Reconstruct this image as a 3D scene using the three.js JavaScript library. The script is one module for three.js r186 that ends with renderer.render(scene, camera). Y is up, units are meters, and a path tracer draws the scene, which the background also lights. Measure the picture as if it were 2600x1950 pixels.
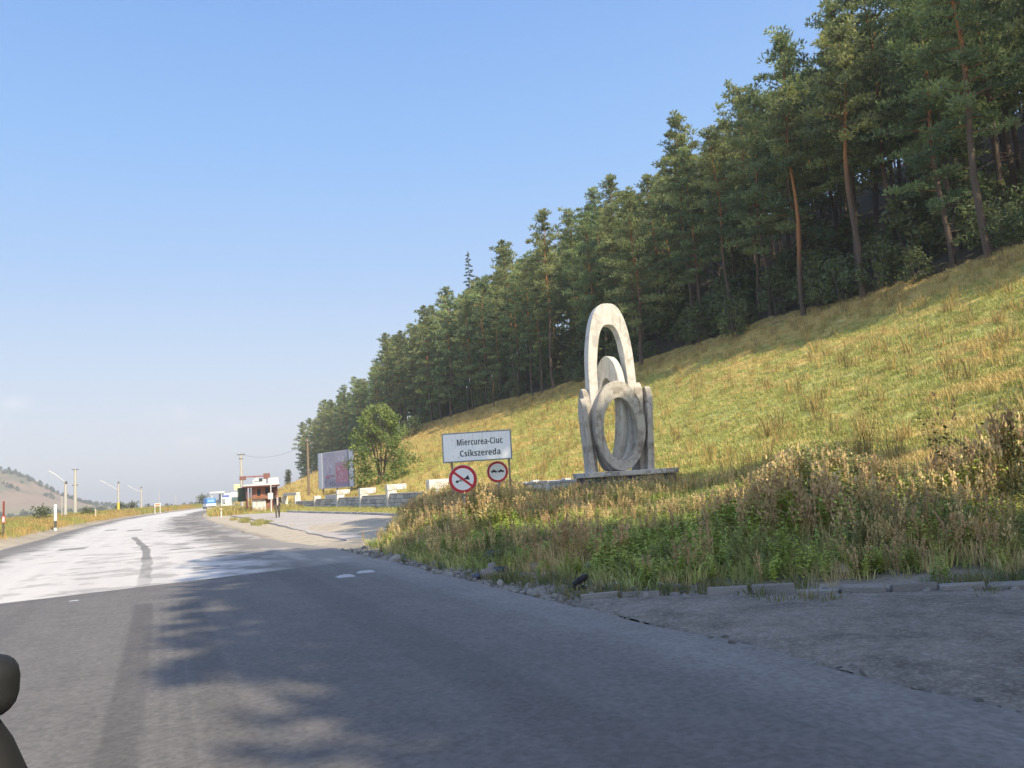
import * as THREE from 'three';
import { mergeGeometries } from 'three/addons/utils/BufferGeometryUtils.js';
import { RoundedBoxGeometry } from 'three/addons/geometries/RoundedBoxGeometry.js';
import { MarchingCubes } from 'three/addons/objects/MarchingCubes.js';

// ---------------------------------------------------------------- camera, sky, sun, exposure
const R = Math.PI / 180;
const scene = new THREE.Scene();
const camera = new THREE.PerspectiveCamera(49.72, 4 / 3, 0.05, 9000);
camera.position.set(0, 1.5, 0);
camera.rotation.order = 'YXZ';
camera.rotation.set(6.84 * R, -23.3 * R, -3.5 * R);
const renderer = new THREE.WebGLRenderer({ antialias: true });
renderer.toneMapping = THREE.LinearToneMapping;
renderer.toneMappingExposure = 2.0;
renderer.shadowMap.enabled = true;

const SUN_AZ = 165 * R, SUN_EL = 42 * R;
const sunDir = new THREE.Vector3(Math.sin(SUN_AZ) * Math.cos(SUN_EL), Math.sin(SUN_EL), -Math.cos(SUN_AZ) * Math.cos(SUN_EL));
const sun = new THREE.DirectionalLight(new THREE.Color().setRGB(1, 0.86, 0.63), 2.85);
sun.position.copy(sunDir).multiplyScalar(400);
sun.castShadow = true;
sun.shadow.radius = 0.9;
Object.assign(sun.shadow.camera, { left: -150, right: 150, top: 150, bottom: -150, near: 1, far: 900 });
sun.shadow.mapSize.set(4096, 4096);
sun.name = 'sun';
scene.add(sun);
scene.fog = new THREE.FogExp2(new THREE.Color().setRGB(0.82, 0.85, 0.90), 0.0004);

// ---------------------------------------------------------------- noise
function rng(seed) { let s = seed >>> 0; return () => { s = (s + 0x6d2b79f5) | 0; let t = Math.imul(s ^ (s >>> 15), 1 | s); t = (t + Math.imul(t ^ (t >>> 7), 61 | t)) ^ t; return ((t ^ (t >>> 14)) >>> 0) / 4294967296; }; }
const LAT = new Float32Array(65536); { const r = rng(77); for (let i = 0; i < 65536; i++) LAT[i] = r(); }
function vn(x, y) { const ix = Math.floor(x), iy = Math.floor(y); let fx = x - ix, fy = y - iy; fx = fx * fx * (3 - 2 * fx); fy = fy * fy * (3 - 2 * fy);
  const a = (ix & 255), b = ((ix + 1) & 255), c = (iy & 255) << 8, d = ((iy + 1) & 255) << 8;
  return (LAT[a | c] * (1 - fx) + LAT[b | c] * fx) * (1 - fy) + (LAT[a | d] * (1 - fx) + LAT[b | d] * fx) * fy; }
function fbm(x, y, n = 4) { let s = 0, a = 0.5, t = 0; for (let i = 0; i < n; i++) { s += a * vn(x, y); t += a; x = x * 2.03 + 17.3; y = y * 2.03 + 9.1; a *= 0.5; } return s / t; }
// the same, but it repeats after `p` lattice cells
function vnp(x, y, p) { const ix = Math.floor(x), iy = Math.floor(y); let fx = x - ix, fy = y - iy; fx = fx * fx * (3 - 2 * fx); fy = fy * fy * (3 - 2 * fy);
  const a = ((ix % p) + p) % p, b = (a + 1) % p, c = (((iy % p) + p) % p) << 8, d = ((((iy % p) + p) % p + 1) % p) << 8;
  return (LAT[a | c] * (1 - fx) + LAT[b | c] * fx) * (1 - fy) + (LAT[a | d] * (1 - fx) + LAT[b | d] * fx) * fy; }
const cl = (x, a = 0, b = 1) => Math.min(b, Math.max(a, x));
const ss = (a, b, x) => { const t = cl((x - a) / (b - a)); return t * t * (3 - 2 * t); };
const mix = (a, b, t) => a + (b - a) * t;
const mixc = (a, b, t) => [mix(a[0], b[0], t), mix(a[1], b[1], t), mix(a[2], b[2], t)];
const toS = (x) => Math.round(255 * (x <= 0.0031308 ? 12.92 * cl(x) : 1.055 * Math.pow(cl(x), 1 / 2.4) - 0.055));
const LUT = new Uint8Array(4097); for (let i = 0; i <= 4096; i++) LUT[i] = toS(i / 4096);

// ---------------------------------------------------------------- sky
{
  const W = 1024, H = 512, data = new Float32Array(W * H * 4);
  const stops = [[0, 0.81, 0.83, 0.85], [4, 0.76, 0.82, 0.90], [9, 0.60, 0.745, 0.95], [15, 0.42, 0.625, 0.96], [22, 0.30, 0.54, 0.95], [31, 0.205, 0.42, 0.86], [50, 0.105, 0.27, 0.68], [90, 0.05, 0.16, 0.5]];
  const clouds = [[0.76, 5.7, 1.1, 0.42, 0.10], [5.5, 4.95, 1.9, 0.4, 0.07], [-8.0, 6.4, 1.3, 0.35, 0.13], [-11.5, 5.2, 2.5, 0.5, 0.08], [2.4, 3.9, 2.2, 0.3, 0.05]];
  for (let j = 0; j < H; j++) {
    const el = ((j + 0.5) / H - 0.5) * 180;
    for (let i = 0; i < W; i++) {
      const a = ((i + 0.5) / W - 0.5) * 2 * Math.PI, ce = Math.cos(el * R), x = Math.cos(a) * ce, z = Math.sin(a) * ce, y = Math.sin(el * R);
      let c;
      if (el < 0) c = [0.5, 0.53, 0.53].map((v) => v * (0.55 + 0.45 * Math.exp(el / 3)));
      else { let k = 0; while (k < stops.length - 2 && stops[k + 1][0] < el) k++; const t = cl((el - stops[k][0]) / (stops[k + 1][0] - stops[k][0])); c = mixc(stops[k].slice(1), stops[k + 1].slice(1), t); }
      const az = Math.atan2(x, -z) / R;
      const ang = Math.acos(cl(x * sunDir.x + y * sunDir.y + z * sunDir.z, -1, 1)) / R;
      const glow = 2.2 * Math.exp(-ang / 16) + 0.75 * Math.exp(-ang / 36);
      if (el > -1) { c[0] += glow; c[1] += glow * 0.92; c[2] += glow * 0.78; }
      if (el > 2 && el < 9) for (const [ca, ceel, wa, we, s] of clouds) { const d = ((az - ca) / wa) ** 2 + ((el - ceel - 0.25 * (vn(az * 2, 3) - 0.5)) / we) ** 2; const m = Math.exp(-d * 1.2) * ss(0.25, 0.75, fbm(az * 1.4 + 40, el * 3.2, 4)) * 1.6; c[0] += s * m * 1.1; c[1] += s * m * 0.72; c[2] += s * m * 0.5; }
      const o = (j * W + i) * 4; for (let k = 0; k < 3; k++) data[o + k] = c[k] / 2.0; data[o + 3] = 1;
    }
  }
  const t = new THREE.DataTexture(data, W, H, THREE.RGBAFormat, THREE.FloatType);
  t.mapping = THREE.EquirectangularReflectionMapping; t.magFilter = t.minFilter = THREE.LinearFilter; t.wrapS = THREE.RepeatWrapping; t.needsUpdate = true; t.name = 'sky';
  scene.background = t; scene.environment = t;
}

// ---------------------------------------------------------------- helpers
const counts = new Map();
function numbered(n) { const k = counts.get(n) ?? 0; counts.set(n, k + 1); return k ? n + '_' + String(k).padStart(3, '0') : n; }
function tag(o, label, category, group, kind) { o.userData.label = label; o.userData.category = category; if (group) o.userData.group = group; if (kind) o.userData.kind = kind; return o; }
function grp(name, x, y, z, turn = 0) { const o = new THREE.Group(); o.name = numbered(name); o.position.set(x, y, z); o.rotation.y = turn; scene.add(o); return o; }
function mesh(name, geo, mat, parent) { const m = new THREE.Mesh(geo, mat); m.name = parent ? name : numbered(name); m.castShadow = m.receiveShadow = true; (parent || scene).add(m); return m; }
function struct(name, geo, mat) { const m = mesh(name, geo, mat); m.userData.kind = 'structure'; return m; }
function copy(root, name, x, y, z, turn, s = 1, label, group) { const c = root.clone(); c.name = numbered(name); c.position.set(x, y, z); c.rotation.set(0, turn, 0); c.scale.set(s, s, s); c.userData = { ...root.userData }; if (label) c.userData.label = label; if (group) c.userData.group = group; scene.add(c); return c; }
const M = (r, g, b, rough = 0.85, o = {}) => { const m = new THREE.MeshStandardMaterial({ roughness: rough, metalness: 0, ...o }); m.color.setRGB(r, g, b); return m; };
function mapTex(W, H, fn, o = {}) { // colour map from linear values
  const d = new Uint8Array(W * H * 4);
  for (let j = 0; j < H; j++) for (let i = 0; i < W; i++) { const c = fn((i + 0.5) / W, (j + 0.5) / H), k = (j * W + i) * 4; d[k] = LUT[(cl(c[0]) * 4096) | 0]; d[k + 1] = LUT[(cl(c[1]) * 4096) | 0]; d[k + 2] = LUT[(cl(c[2]) * 4096) | 0]; d[k + 3] = 255; }
  const t = new THREE.DataTexture(d, W, H, THREE.RGBAFormat); t.colorSpace = THREE.SRGBColorSpace; fin(t, o); return t;
}
function valTex(W, H, fn, o = {}) { const d = new Uint8Array(W * H * 4); for (let j = 0; j < H; j++) for (let i = 0; i < W; i++) { const v = (cl(fn((i + 0.5) / W, (j + 0.5) / H)) * 255) | 0, k = (j * W + i) * 4; d[k] = d[k + 1] = d[k + 2] = v; d[k + 3] = 255; } const t = new THREE.DataTexture(d, W, H, THREE.RGBAFormat); fin(t, o); return t; }
function fin(t, o) { t.magFilter = THREE.LinearFilter; t.minFilter = THREE.LinearMipmapLinearFilter; t.wrapS = t.wrapT = o.clamp ? THREE.ClampToEdgeWrapping : THREE.RepeatWrapping; if (o.repeat) t.repeat.set(...o.repeat); t.needsUpdate = true; }
class Soup { // free triangles with vertex colours
  constructor() { this.p = []; this.c = []; }
  tri(a, b, c, col) { this.p.push(a[0], a[1], a[2], b[0], b[1], b[2], c[0], c[1], c[2]); for (let k = 0; k < 3; k++) this.c.push(col[0], col[1], col[2]); }
  quad(a, b, c, d, col) { this.tri(a, b, c, col); this.tri(a, c, d, col); }
  geo() { const g = new THREE.BufferGeometry(); g.setAttribute('position', new THREE.Float32BufferAttribute(this.p, 3)); g.setAttribute('color', new THREE.Float32BufferAttribute(this.c, 3)); g.computeVertexNormals(); return g; }
}
// tapered tube through points, radii per point, colour per point
function tubeGeo(pts, rad, sides, cols, cap = true) {
  const pos = [], col = [], idx = [];
  const up = new THREE.Vector3(), t = new THREE.Vector3(), n = new THREE.Vector3(), b = new THREE.Vector3();
  pts.forEach((p, i) => {
    const q = pts[Math.min(i + 1, pts.length - 1)], o = pts[Math.max(i - 1, 0)];
    t.set(q[0] - o[0], q[1] - o[1], q[2] - o[2]).normalize(); up.set(0, 0, 1); if (Math.abs(t.z) > 0.9) up.set(1, 0, 0);
    n.crossVectors(up, t).normalize(); b.crossVectors(t, n);
    for (let s = 0; s < sides; s++) { const a = s / sides * 2 * Math.PI, c = Math.cos(a) * rad[i], d = Math.sin(a) * rad[i]; pos.push(p[0] + n.x * c + b.x * d, p[1] + n.y * c + b.y * d, p[2] + n.z * c + b.z * d); if (cols) col.push(...cols[i]); }
  });
  for (let i = 0; i < pts.length - 1; i++) for (let s = 0; s < sides; s++) { const a = i * sides + s, c = i * sides + (s + 1) % sides; idx.push(a, c, a + sides, c, c + sides, a + sides); }
  if (cap) { const l = (pts.length - 1) * sides; for (let s = 1; s < sides - 1; s++) { idx.push(l, l + s, l + s + 1); idx.push(0, s + 1, s); } }
  const g = new THREE.BufferGeometry(); g.setAttribute('position', new THREE.Float32BufferAttribute(pos, 3)); if (cols) g.setAttribute('color', new THREE.Float32BufferAttribute(col, 3)); g.setIndex(idx); g.computeVertexNormals(); return g;
}
const box = (w, h, d, x = 0, y = 0, z = 0, ry = 0) => { const g = new THREE.BoxGeometry(w, h, d); if (ry) g.rotateY(ry); g.translate(x, y, z); return g; };
const rbox = (w, h, d, r, x = 0, y = 0, z = 0) => { const g = new RoundedBoxGeometry(w, h, d, 2, r); g.translate(x, y, z); return g; };
const cyl = (r0, r1, h, n, x = 0, y = 0, z = 0) => { const g = new THREE.CylinderGeometry(r1, r0, h, n); g.translate(x, y + h / 2, z); return g; };
// rough up a geometry so that edges are not machine clean
function rough(g, amp, f = 3, seed = 0) { const p = g.attributes.position; for (let i = 0; i < p.count; i++) { const x = p.getX(i), y = p.getY(i), z = p.getZ(i); p.setXYZ(i, x + (fbm(x * f + 11 + seed, y * f + z * f, 3) - 0.5) * amp, y + (fbm(y * f + 31 + seed, x * f + z * f, 3) - 0.5) * amp, z + (fbm(z * f + 51 + seed, y * f + x * f, 3) - 0.5) * amp); } g.computeVertexNormals(); return g; }

// ---------------------------------------------------------------- the lie of the land
const roadC = (z) => { const d = -z - 65; if (d <= 0) return 0; const e = Math.min(d, 150); return e * e / 1800 + (d > 150 ? (d - 150) * 0.1667 : 0); };
function G(x, z, noisy = true) {
  const c = roadC(z), u = x - c;
  if (u > 4.4) {
    const far = ss(-36, -46, z), toe = Math.max(21, c + 11), near = ss(-9.5, -5, z) ;
    let h = (ss(4.7, 9.5, u) * 0.3 + ss(9, 17, u) * 0.5) * (1 - far) * (1 - 0.5 * near) + far * (ss(16.2, 17.6, x) * 0.9 - 0.02);
    h += ss(toe - 4.5, toe, x) * (far > 0.5 ? 0.7 : 0.8);
    if (x > toe - 1) { const d = x - toe + 1; h += 0.415 * (Math.sqrt(d * d + 9) - 3) * 1.03 + 0.13 * (Math.sqrt((d - 35) * (d - 35) + 36) + d - 35) * 0.5; }
    if (h > 62) h = 62 + 14 * (1 - Math.exp(-(h - 62) / 14));
    if (noisy) { const m = ss(5, 8, u) * (1 - far * (1 - ss(16.5, 18, x))); h += m * ((fbm(x * 0.35, z * 0.35, 3) - 0.5) * 0.4 + (fbm(x * 0.08 + 9, z * 0.08, 2) - 0.5) * 1.0 * ss(22, 34, x)); h += ss(20, 40, x) * (fbm(x * 0.9 + 5, z * 0.9, 2) - 0.5) * 0.25; }
    if (z > -16) h = mix(h, 0.02, 1 - ss(0.1, 3.2, kerbD(x, z)));
    return h - 0.05 * (1 - ss(4.4, 5, u));
  }
  if (u > -6.6) return -0.05;
  let h = -0.05 + ss(-6.6, -9, u) * 0.6 - ss(-17, -75, u) * 5.2;
  if (noisy) h += ss(-7, -9, u) * (fbm(x * 0.3, z * 0.3, 3) - 0.5) * 0.35;
  return h;
}
// where rough herbage grows beside the road (0..1)
function kerbD(x, z) { // distance beyond the broken kerb that runs off to the right
  const ax = 4.93, az = -9.22, bx = 8.49, bz = -6.25, dx = bx - ax, dz = bz - az, L = Math.hypot(dx, dz); return -((x - ax) * -dz + (z - az) * dx) / L; }
function weedZone(x, z) {
  if (x < 4.3 || x > 19 || z < -41) return 0;
  const left = x - (z > -16 ? mix(5.6, 4.9, ss(-10, -15, z)) : z > -23 ? 4.9 : 5.5 + 5.3 * (z + 23) / -14.7);
  const k = kerbD(x, z), n = (fbm(x * 0.9, z * 0.9, 3) - 0.5) * 1.3;
  return ss(-0.1, 0.9, left + n) * ss(0.4, 1.6, k + n) * (1 - ss(15.5, 18.5, x + n));
}

const P = { // base colours, linear
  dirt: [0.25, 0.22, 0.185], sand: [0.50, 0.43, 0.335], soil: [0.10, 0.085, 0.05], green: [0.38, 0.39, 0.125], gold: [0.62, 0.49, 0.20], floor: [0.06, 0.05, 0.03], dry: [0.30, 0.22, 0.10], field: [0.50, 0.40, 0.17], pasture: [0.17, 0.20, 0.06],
};
function groundColor(x, z) {
  const u = x - roadC(z), n = fbm(x * 0.25 + 3, z * 0.25, 4), n2 = x > 18 ? fbm(x * 1.1, z * 0.33 + 8, 3) : fbm(x * 1.1, z * 1.1 + 8, 3);
  if (u > 4.2) {
    let c = mixc(P.dirt, [0.33, 0.30, 0.26], n2);
    if (z < -23) c = mixc(c, P.sand, ss(-23, -28, z) * 0.8);
    const w = weedZone(x, z); c = mixc(c, mixc([0.12, 0.10, 0.055], [0.10, 0.12, 0.035], n), w);
    if (z < -40 && x > 12.2) c = mixc(c, mixc([0.24, 0.22, 0.08], P.gold, n2), ss(12.2, 12.8, x));
    const med = ss(15, 19, x + (n - 0.5) * 4);
    const gold = cl(ss(0.48, 0.66, n * 0.6 + n2 * 0.4) * 0.8 + ss(42, 52, x) * 0.35 * n2 * 2 + ss(-90, -150, z) * 0.3);
    c = mixc(c, mixc(P.green, P.gold, gold), med);
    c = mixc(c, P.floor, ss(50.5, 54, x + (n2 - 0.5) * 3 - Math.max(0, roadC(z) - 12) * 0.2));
    return c;
  }
  let c = mixc(P.sand, P.dirt, n);
  c = mixc(c, mixc(P.dry, [0.20, 0.21, 0.06], ss(0.4, 0.65, n2 * 0.5 + n * 0.5)), ss(-7.2, -8.6, u + (n2 - 0.5)));
  if (u < -25) { const s = vn(x * 0.006 + 4, z * 0.012), t = ss(-25, -60, u); c = mixc(c, s > 0.56 ? P.field : s > 0.4 ? P.pasture : [0.34, 0.27, 0.12], t); }
  return c;
}
const detail = mapTex(512, 512, (u, v) => { const n = 0.45 * vnp(u * 12, v * 12, 12) + 0.3 * vnp(u * 40, v * 40, 40) + 0.35 * vnp(u * 120, v * 120, 120); const k = 0.55 + 0.5 * n; return [k, k, k * 0.97]; });
const bumpT = valTex(512, 512, (u, v) => 0.4 * vnp(u * 20, v * 20, 20) + 0.35 * vnp(u * 60, v * 60, 60) + 0.3 * vnp(u * 180, v * 180, 180));
{
  const xs = [], zs = [];
  for (const [a, b, s] of [[-4000, -1000, 300], [-1000, -200, 50], [-200, -40, 8], [-40, -12, 2], [-12, 4, 0.8], [4, 20, 0.4], [20, 60, 0.8], [60, 130, 3.5], [130, 600, 40]]) for (let x = a; x < b; x += s) xs.push(x); xs.push(600);
  for (const [a, b, s] of [[60, 12, 4], [12, 0, 1], [0, -45, 0.45], [-45, -140, 1.2], [-140, -360, 4], [-360, -1000, 20], [-1000, -6000, 250]]) for (let z = a; z > b; z -= s) zs.push(z); zs.push(-6000);
  const pos = [], col = [], uv = [], idx = [], nx = xs.length;
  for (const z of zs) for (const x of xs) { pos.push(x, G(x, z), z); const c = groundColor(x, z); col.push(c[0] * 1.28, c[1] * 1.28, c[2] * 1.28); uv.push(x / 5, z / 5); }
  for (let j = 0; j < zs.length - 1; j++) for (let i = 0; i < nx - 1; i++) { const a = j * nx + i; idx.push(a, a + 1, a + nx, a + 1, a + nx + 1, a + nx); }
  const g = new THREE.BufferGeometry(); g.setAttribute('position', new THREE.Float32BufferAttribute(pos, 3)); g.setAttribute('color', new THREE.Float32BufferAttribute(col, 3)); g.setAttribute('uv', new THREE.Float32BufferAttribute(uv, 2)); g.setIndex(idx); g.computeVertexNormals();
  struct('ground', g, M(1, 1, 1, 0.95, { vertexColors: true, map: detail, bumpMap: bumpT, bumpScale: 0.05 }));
}

// ---------------------------------------------------------------- roads
// a strip between two lateral curves, v along the road; edges may wander
function strip(name, ul, ur, z0, z1, step, y, mat, nx = 8, endJit = 0, edgeJit = 0, thick = 0) {
  const pos = [], uv = [], idx = [], rows = []; for (let z = z0; z > z1; z -= step) rows.push(z); rows.push(z1);
  rows.forEach((z, j) => { const c = roadC(z), a = (typeof ul === 'function' ? ul(z) : ul), b = (typeof ur === 'function' ? ur(z) : ur) + edgeJit * (fbm(z * 1.7, 5, 3) - 0.5);
    for (let i = 0; i <= nx; i++) { const t = i / nx, x = mix(a, b, t); const zz = z + (endJit ? (endJit * x + 0.10 * (fbm(x * 3, 2) - 0.5)) * cl((-8 - z) / (-8 - z1)) : 0); pos.push(x + c, y, zz); uv.push((x + 7) / 14, (z0 - zz) / (z0 - z1)); }
    if (thick) { pos.push(b + c + 0.02, y - thick, z); uv.push((b + 7) / 14, (z0 - z) / (z0 - z1)); } });
  const w = nx + 1 + (thick ? 1 : 0);
  for (let j = 0; j < rows.length - 1; j++) for (let i = 0; i < w - 1; i++) { const a = j * w + i; idx.push(a, a + 1, a + w, a + 1, a + w + 1, a + w); }
  const g = new THREE.BufferGeometry(); g.setAttribute('position', new THREE.Float32BufferAttribute(pos, 3)); g.setAttribute('uv', new THREE.Float32BufferAttribute(uv, 2)); g.setIndex(idx); g.computeVertexNormals();
  return struct(name, g, mat);
}
const grit = valTex(512, 512, (u, v) => 0.5 * vnp(u * 128, v * 128, 128) + 0.5 * vnp(u * 250, v * 250, 250));
const gritA = grit.clone(); gritA.repeat.set(18, 44); gritA.needsUpdate = true;
const gritB = grit.clone(); gritB.repeat.set(10, 60); gritB.needsUpdate = true;
// old, bleached road beyond the seam (z from -16 to -110 in the detailed part)
const oldC = (x, z) => { // x lateral, metres
  const streak = fbm(x * 1.5 + 3, z * 1.3, 5), fine = fbm(x * 5, z * 5, 3), lng = fbm(x * 2.6, z * 0.12 + 7, 4);
  const lE = -4.5 + (fbm(z * 0.12, 3) - 0.5) * 1.2, rE = mix(1.7, 0.5, ss(-22, -60, z)) + (fbm(z * 0.3 + 7, 9, 3) - 0.5) * 1.3;
  let w = ss(lE - 0.9, lE + 0.5, x + (streak - 0.5) * 1.8) * (1 - ss(rE - 0.6, rE + 0.9, x + (streak - 0.5) * 2.2));
  const grey = mixc([0.15, 0.143, 0.14], [0.24, 0.225, 0.21], lng), white = mixc([0.50, 0.48, 0.46], [0.66, 0.64, 0.61], fine * 0.4 + lng * 0.6);
  const worn = ss(0.56, 0.72, streak) * ss(-75, -30, z) * 0.45; w *= 1 - worn;
  let c = mixc(grey, white, w);
  if (x > rE) c = mixc(c, [0.42, 0.39, 0.35], ss(0.52, 0.72, fbm(x * 1.3, z * 0.35 + 4, 4)) * 0.6 + ss(2.4, 3.6, x) * 0.35);
  // tar poured in the crack, dark patches
  const t = cl((z + 16.5) / -30), cx = -0.32 - 0.85 * ss(0.25, 1, t) * t, cw = 0.075 + 0.04 * vn(z, 2);
  if (z > -46) { const d = Math.abs(x - cx + (vn(z * 0.7, 1) - 0.5) * 0.08); c = mixc(c, [0.13, 0.125, 0.12], (1 - ss(cw, cw + 0.06, d)) * (z > -19.5 ? 0.3 : z > -26 ? 0.5 : 0.75)); }
  for (const [px, pz, wx, wz] of [[-3.15, -37.2, 0.5, 1.0], [0.7, -30.4, 0.4, 0.35], [-1.45, -59, 0.45, 1.5], [-3.07, -64, 0.4, 1.5], [1.0, -21.0, 0.3, 0.25], [0.95, -20.3, 0.3, 0.15]]) { const d = Math.max(Math.abs(x - px) / wx, Math.abs(z - pz) / wz) + (fine - 0.5) * 0.6; c = mixc(c, [0.15, 0.143, 0.14], (1 - ss(0.8, 1.1, d)) * 0.75); }
  return c;
};
const mOld = M(1, 1, 1, 0.9, { map: mapTex(1024, 2048, (u, v) => oldC(u * 14 - 7, -16 - v * 94), { clamp: true }), bumpMap: gritB, bumpScale: 0.004 });
strip('old_road', (z) => -6.15 + (fbm(z * 0.2, 1) - 0.5) * 0.5, (z) => mix(4.5, 3.7, ss(-22, -34, z)), -16, -110, 1.5, 0.0, mOld, 10, 0, 0.7);
const mFar = M(1, 1, 1, 0.9, { map: mapTex(256, 1024, (u, v) => { const x = u * 14 - 7, z = -110 - v * 260; const w = ss(-5.2, -4, x + (fbm(x, z * 0.2) - 0.5) * 2) * (1 - ss(0.6, 2.4, x + (fbm(x * 2, z * 0.1) - 0.5) * 2)); return mixc([0.2, 0.19, 0.18], [0.62, 0.6, 0.57], w); }, { clamp: true }) });
strip('far_road', -6.1, 3.7, -110, -370, 4, -0.002, mFar, 6);
// fresh dark asphalt under the camera
const newC = (x, z) => {
  const g = fbm(x * 30, z * 30, 2), m = fbm(x * 1.2, z * 0.5, 4), lng = fbm(x * 14, z * 0.35, 3);
  let k = 0.156 + (m - 0.5) * 0.035 + (g - 0.5) * 0.085 + (fbm(x * 4, z * 4, 2) - 0.5) * 0.022 + (lng - 0.5) * 0.016;
  // tyre marks that end in a hook before the seam
  const mark = (c, w, s, zEnd) => { const d = Math.abs(x - c - (vn(z * 0.4, c * 9) - 0.5) * 0.04); k *= 1 - s * (1 - ss(w * 0.6, w, d)) * ss(zEnd - 0.15, zEnd + 0.5, z) * (0.75 + 0.5 * (lng - 0.25)); };
  mark(-0.235, 0.16, 0.3, -14.3); mark(0.40, 0.19, 0.20, -14.3); mark(0.16, 0.05, 0.12, -13.9); mark(0.02, 0.04, 0.08, -13.5); mark(-1.9, 0.2, 0.08, -18); mark(2.3, 0.35, 0.13, -20);
  const hook = Math.abs(z + 14.2 + 0.3 * Math.abs(x - 0.08)); if (x > -0.3 && x < 0.5) k *= 1 + 0.13 * (1 - ss(0.1, 0.25, hook));
  if (z < -16 && x < 0) k *= 0.94;
  k *= 1 + 0.55 * ss(3.35, 4.2, x + (fbm(z * 0.6, 3, 3) - 0.5) * 0.6) + 0.10 * ss(2.6, 3.2, x);   // dust along the edge
  if (vn(x * 24 + 7, z * 24) > 0.93) k *= 1.12;
  const r = [k * 1.02, k * 0.965, k * 0.92];
  return r;
};
const mNew = M(1, 1, 1, 0.82, { map: mapTex(2048, 2048, (u, v) => newC(u * 14 - 7, 14 - v * 31.2), { clamp: true }), bumpMap: gritA, bumpScale: 0.004 });
strip('new_asphalt', -6.4, (z) => 4.47 + (fbm(z * 0.5 + 2, 4) - 0.5) * 0.14, 14, -17.2, 0.15, 0.028, mNew, 24, -0.30, 0.22, 0.09);
// gravel lane that joins from the right
{
  const pos = [], uv = [], idx = [], n = 28, m = 40;
  for (let j = 0; j <= m; j++) for (let i = 0; i <= n; i++) { const z = 6 - j / m * 15.3, x0 = 4.56 + (fbm(z * 1.2, 6, 3) - 0.5) * 0.18, x1 = Math.max(x0 + 0.05, 4.93 + (z + 9.22) * 1.2 - 0.15 + (fbm(z * 2, 9, 3) - 0.5) * 0.3); const x = mix(x0, Math.min(x1, 22), i / n); pos.push(x, Math.max(G(x, z) + 0.035, -0.03) + 0.02 * fbm(x * 2, z * 2, 3) * ss(4.6, 5.2, x), z); uv.push(x / 3, z / 3); }
  for (let j = 0; j < m; j++) for (let i = 0; i < n; i++) { const a = j * (n + 1) + i; idx.push(a, a + 1, a + n + 1, a + 1, a + n + 2, a + n + 1); }
  const g = new THREE.BufferGeometry(); g.setAttribute('position', new THREE.Float32BufferAttribute(pos, 3)); g.setAttribute('uv', new THREE.Float32BufferAttribute(uv, 2)); g.setIndex(idx); g.computeVertexNormals();
  const gt = mapTex(512, 512, (u, v) => { const a = vnp(u * 8, v * 8, 8), b = vnp(u * 40, v * 40, 40), c = vnp(u * 140, v * 140, 140); const k = 0.09 + 0.09 * a + 0.07 * b + 0.12 * c * c; return [k * 1.12, k, k * 0.85]; });
  struct('gravel_lane', g, M(1, 1, 1, 0.95, { map: gt, bumpMap: bumpT, bumpScale: 0.03 }));
}
// paved forecourt before the wall
{
  const outline = [[6.5, -88], [6.35, -60.7], [6.0, -47], [5.63, -37.1], [5.34, -30], [5.5, -26.6], [6.56, -26.8], [9.2, -34], [10.3, -37.7], [11.5, -41], [12.4, -45.4], [12.6, -54.5], [11.95, -66.6], [11.4, -83.5], [11.2, -88]];
  const pts = []; for (let i = 0; i < outline.length; i++) { const a = outline[i], b = outline[(i + 1) % outline.length], L = Math.hypot(b[0] - a[0], b[1] - a[1]), n = Math.max(1, Math.round(L / 1.2)); for (let k = 0; k < n; k++) { const t = k / n, x = mix(a[0], b[0], t), z = mix(a[1], b[1], t); pts.push(new THREE.Vector2(x + (fbm(z * 0.9, x, 2) - 0.5) * 0.35, -(z + (fbm(x, z * 0.9, 2) - 0.5) * 0.3))); } }
  const g = new THREE.ExtrudeGeometry(new THREE.Shape(pts), { depth: 0.1, bevelEnabled: false }); g.rotateX(-Math.PI / 2); g.translate(0, -0.035, 0);
  const u = g.attributes.uv, p = g.attributes.position; for (let i = 0; i < p.count; i++) u.setXY(i, p.getX(i) / 8, p.getZ(i) / 8);
  const t = mapTex(512, 512, (u2, v) => { const k = 0.34 + 0.08 * vnp(u2 * 6, v * 6, 6) + 0.05 * vnp(u2 * 30, v * 30, 30) + 0.06 * vnp(u2 * 120, v * 120, 120) - (Math.abs(vnp(u2 * 5, v * 5, 5) - 0.5) < 0.012 ? 0.12 : 0); return [k * 1.08, k * 0.98, k * 0.9]; });
  struct('forecourt', g, M(1, 1, 1, 0.92, { map: t, bumpMap: bumpT, bumpScale: 0.015 }));
}

// ---------------------------------------------------------------- trees
let woodMass;
const barkM = M(1, 1, 1, 0.95, { vertexColors: true, bumpMap: bumpT, bumpScale: 0.02 });
const leafM = new THREE.MeshPhysicalMaterial({ roughness: 0.95, vertexColors: true, side: THREE.DoubleSide, transmission: 0.4, thickness: 0 });
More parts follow.
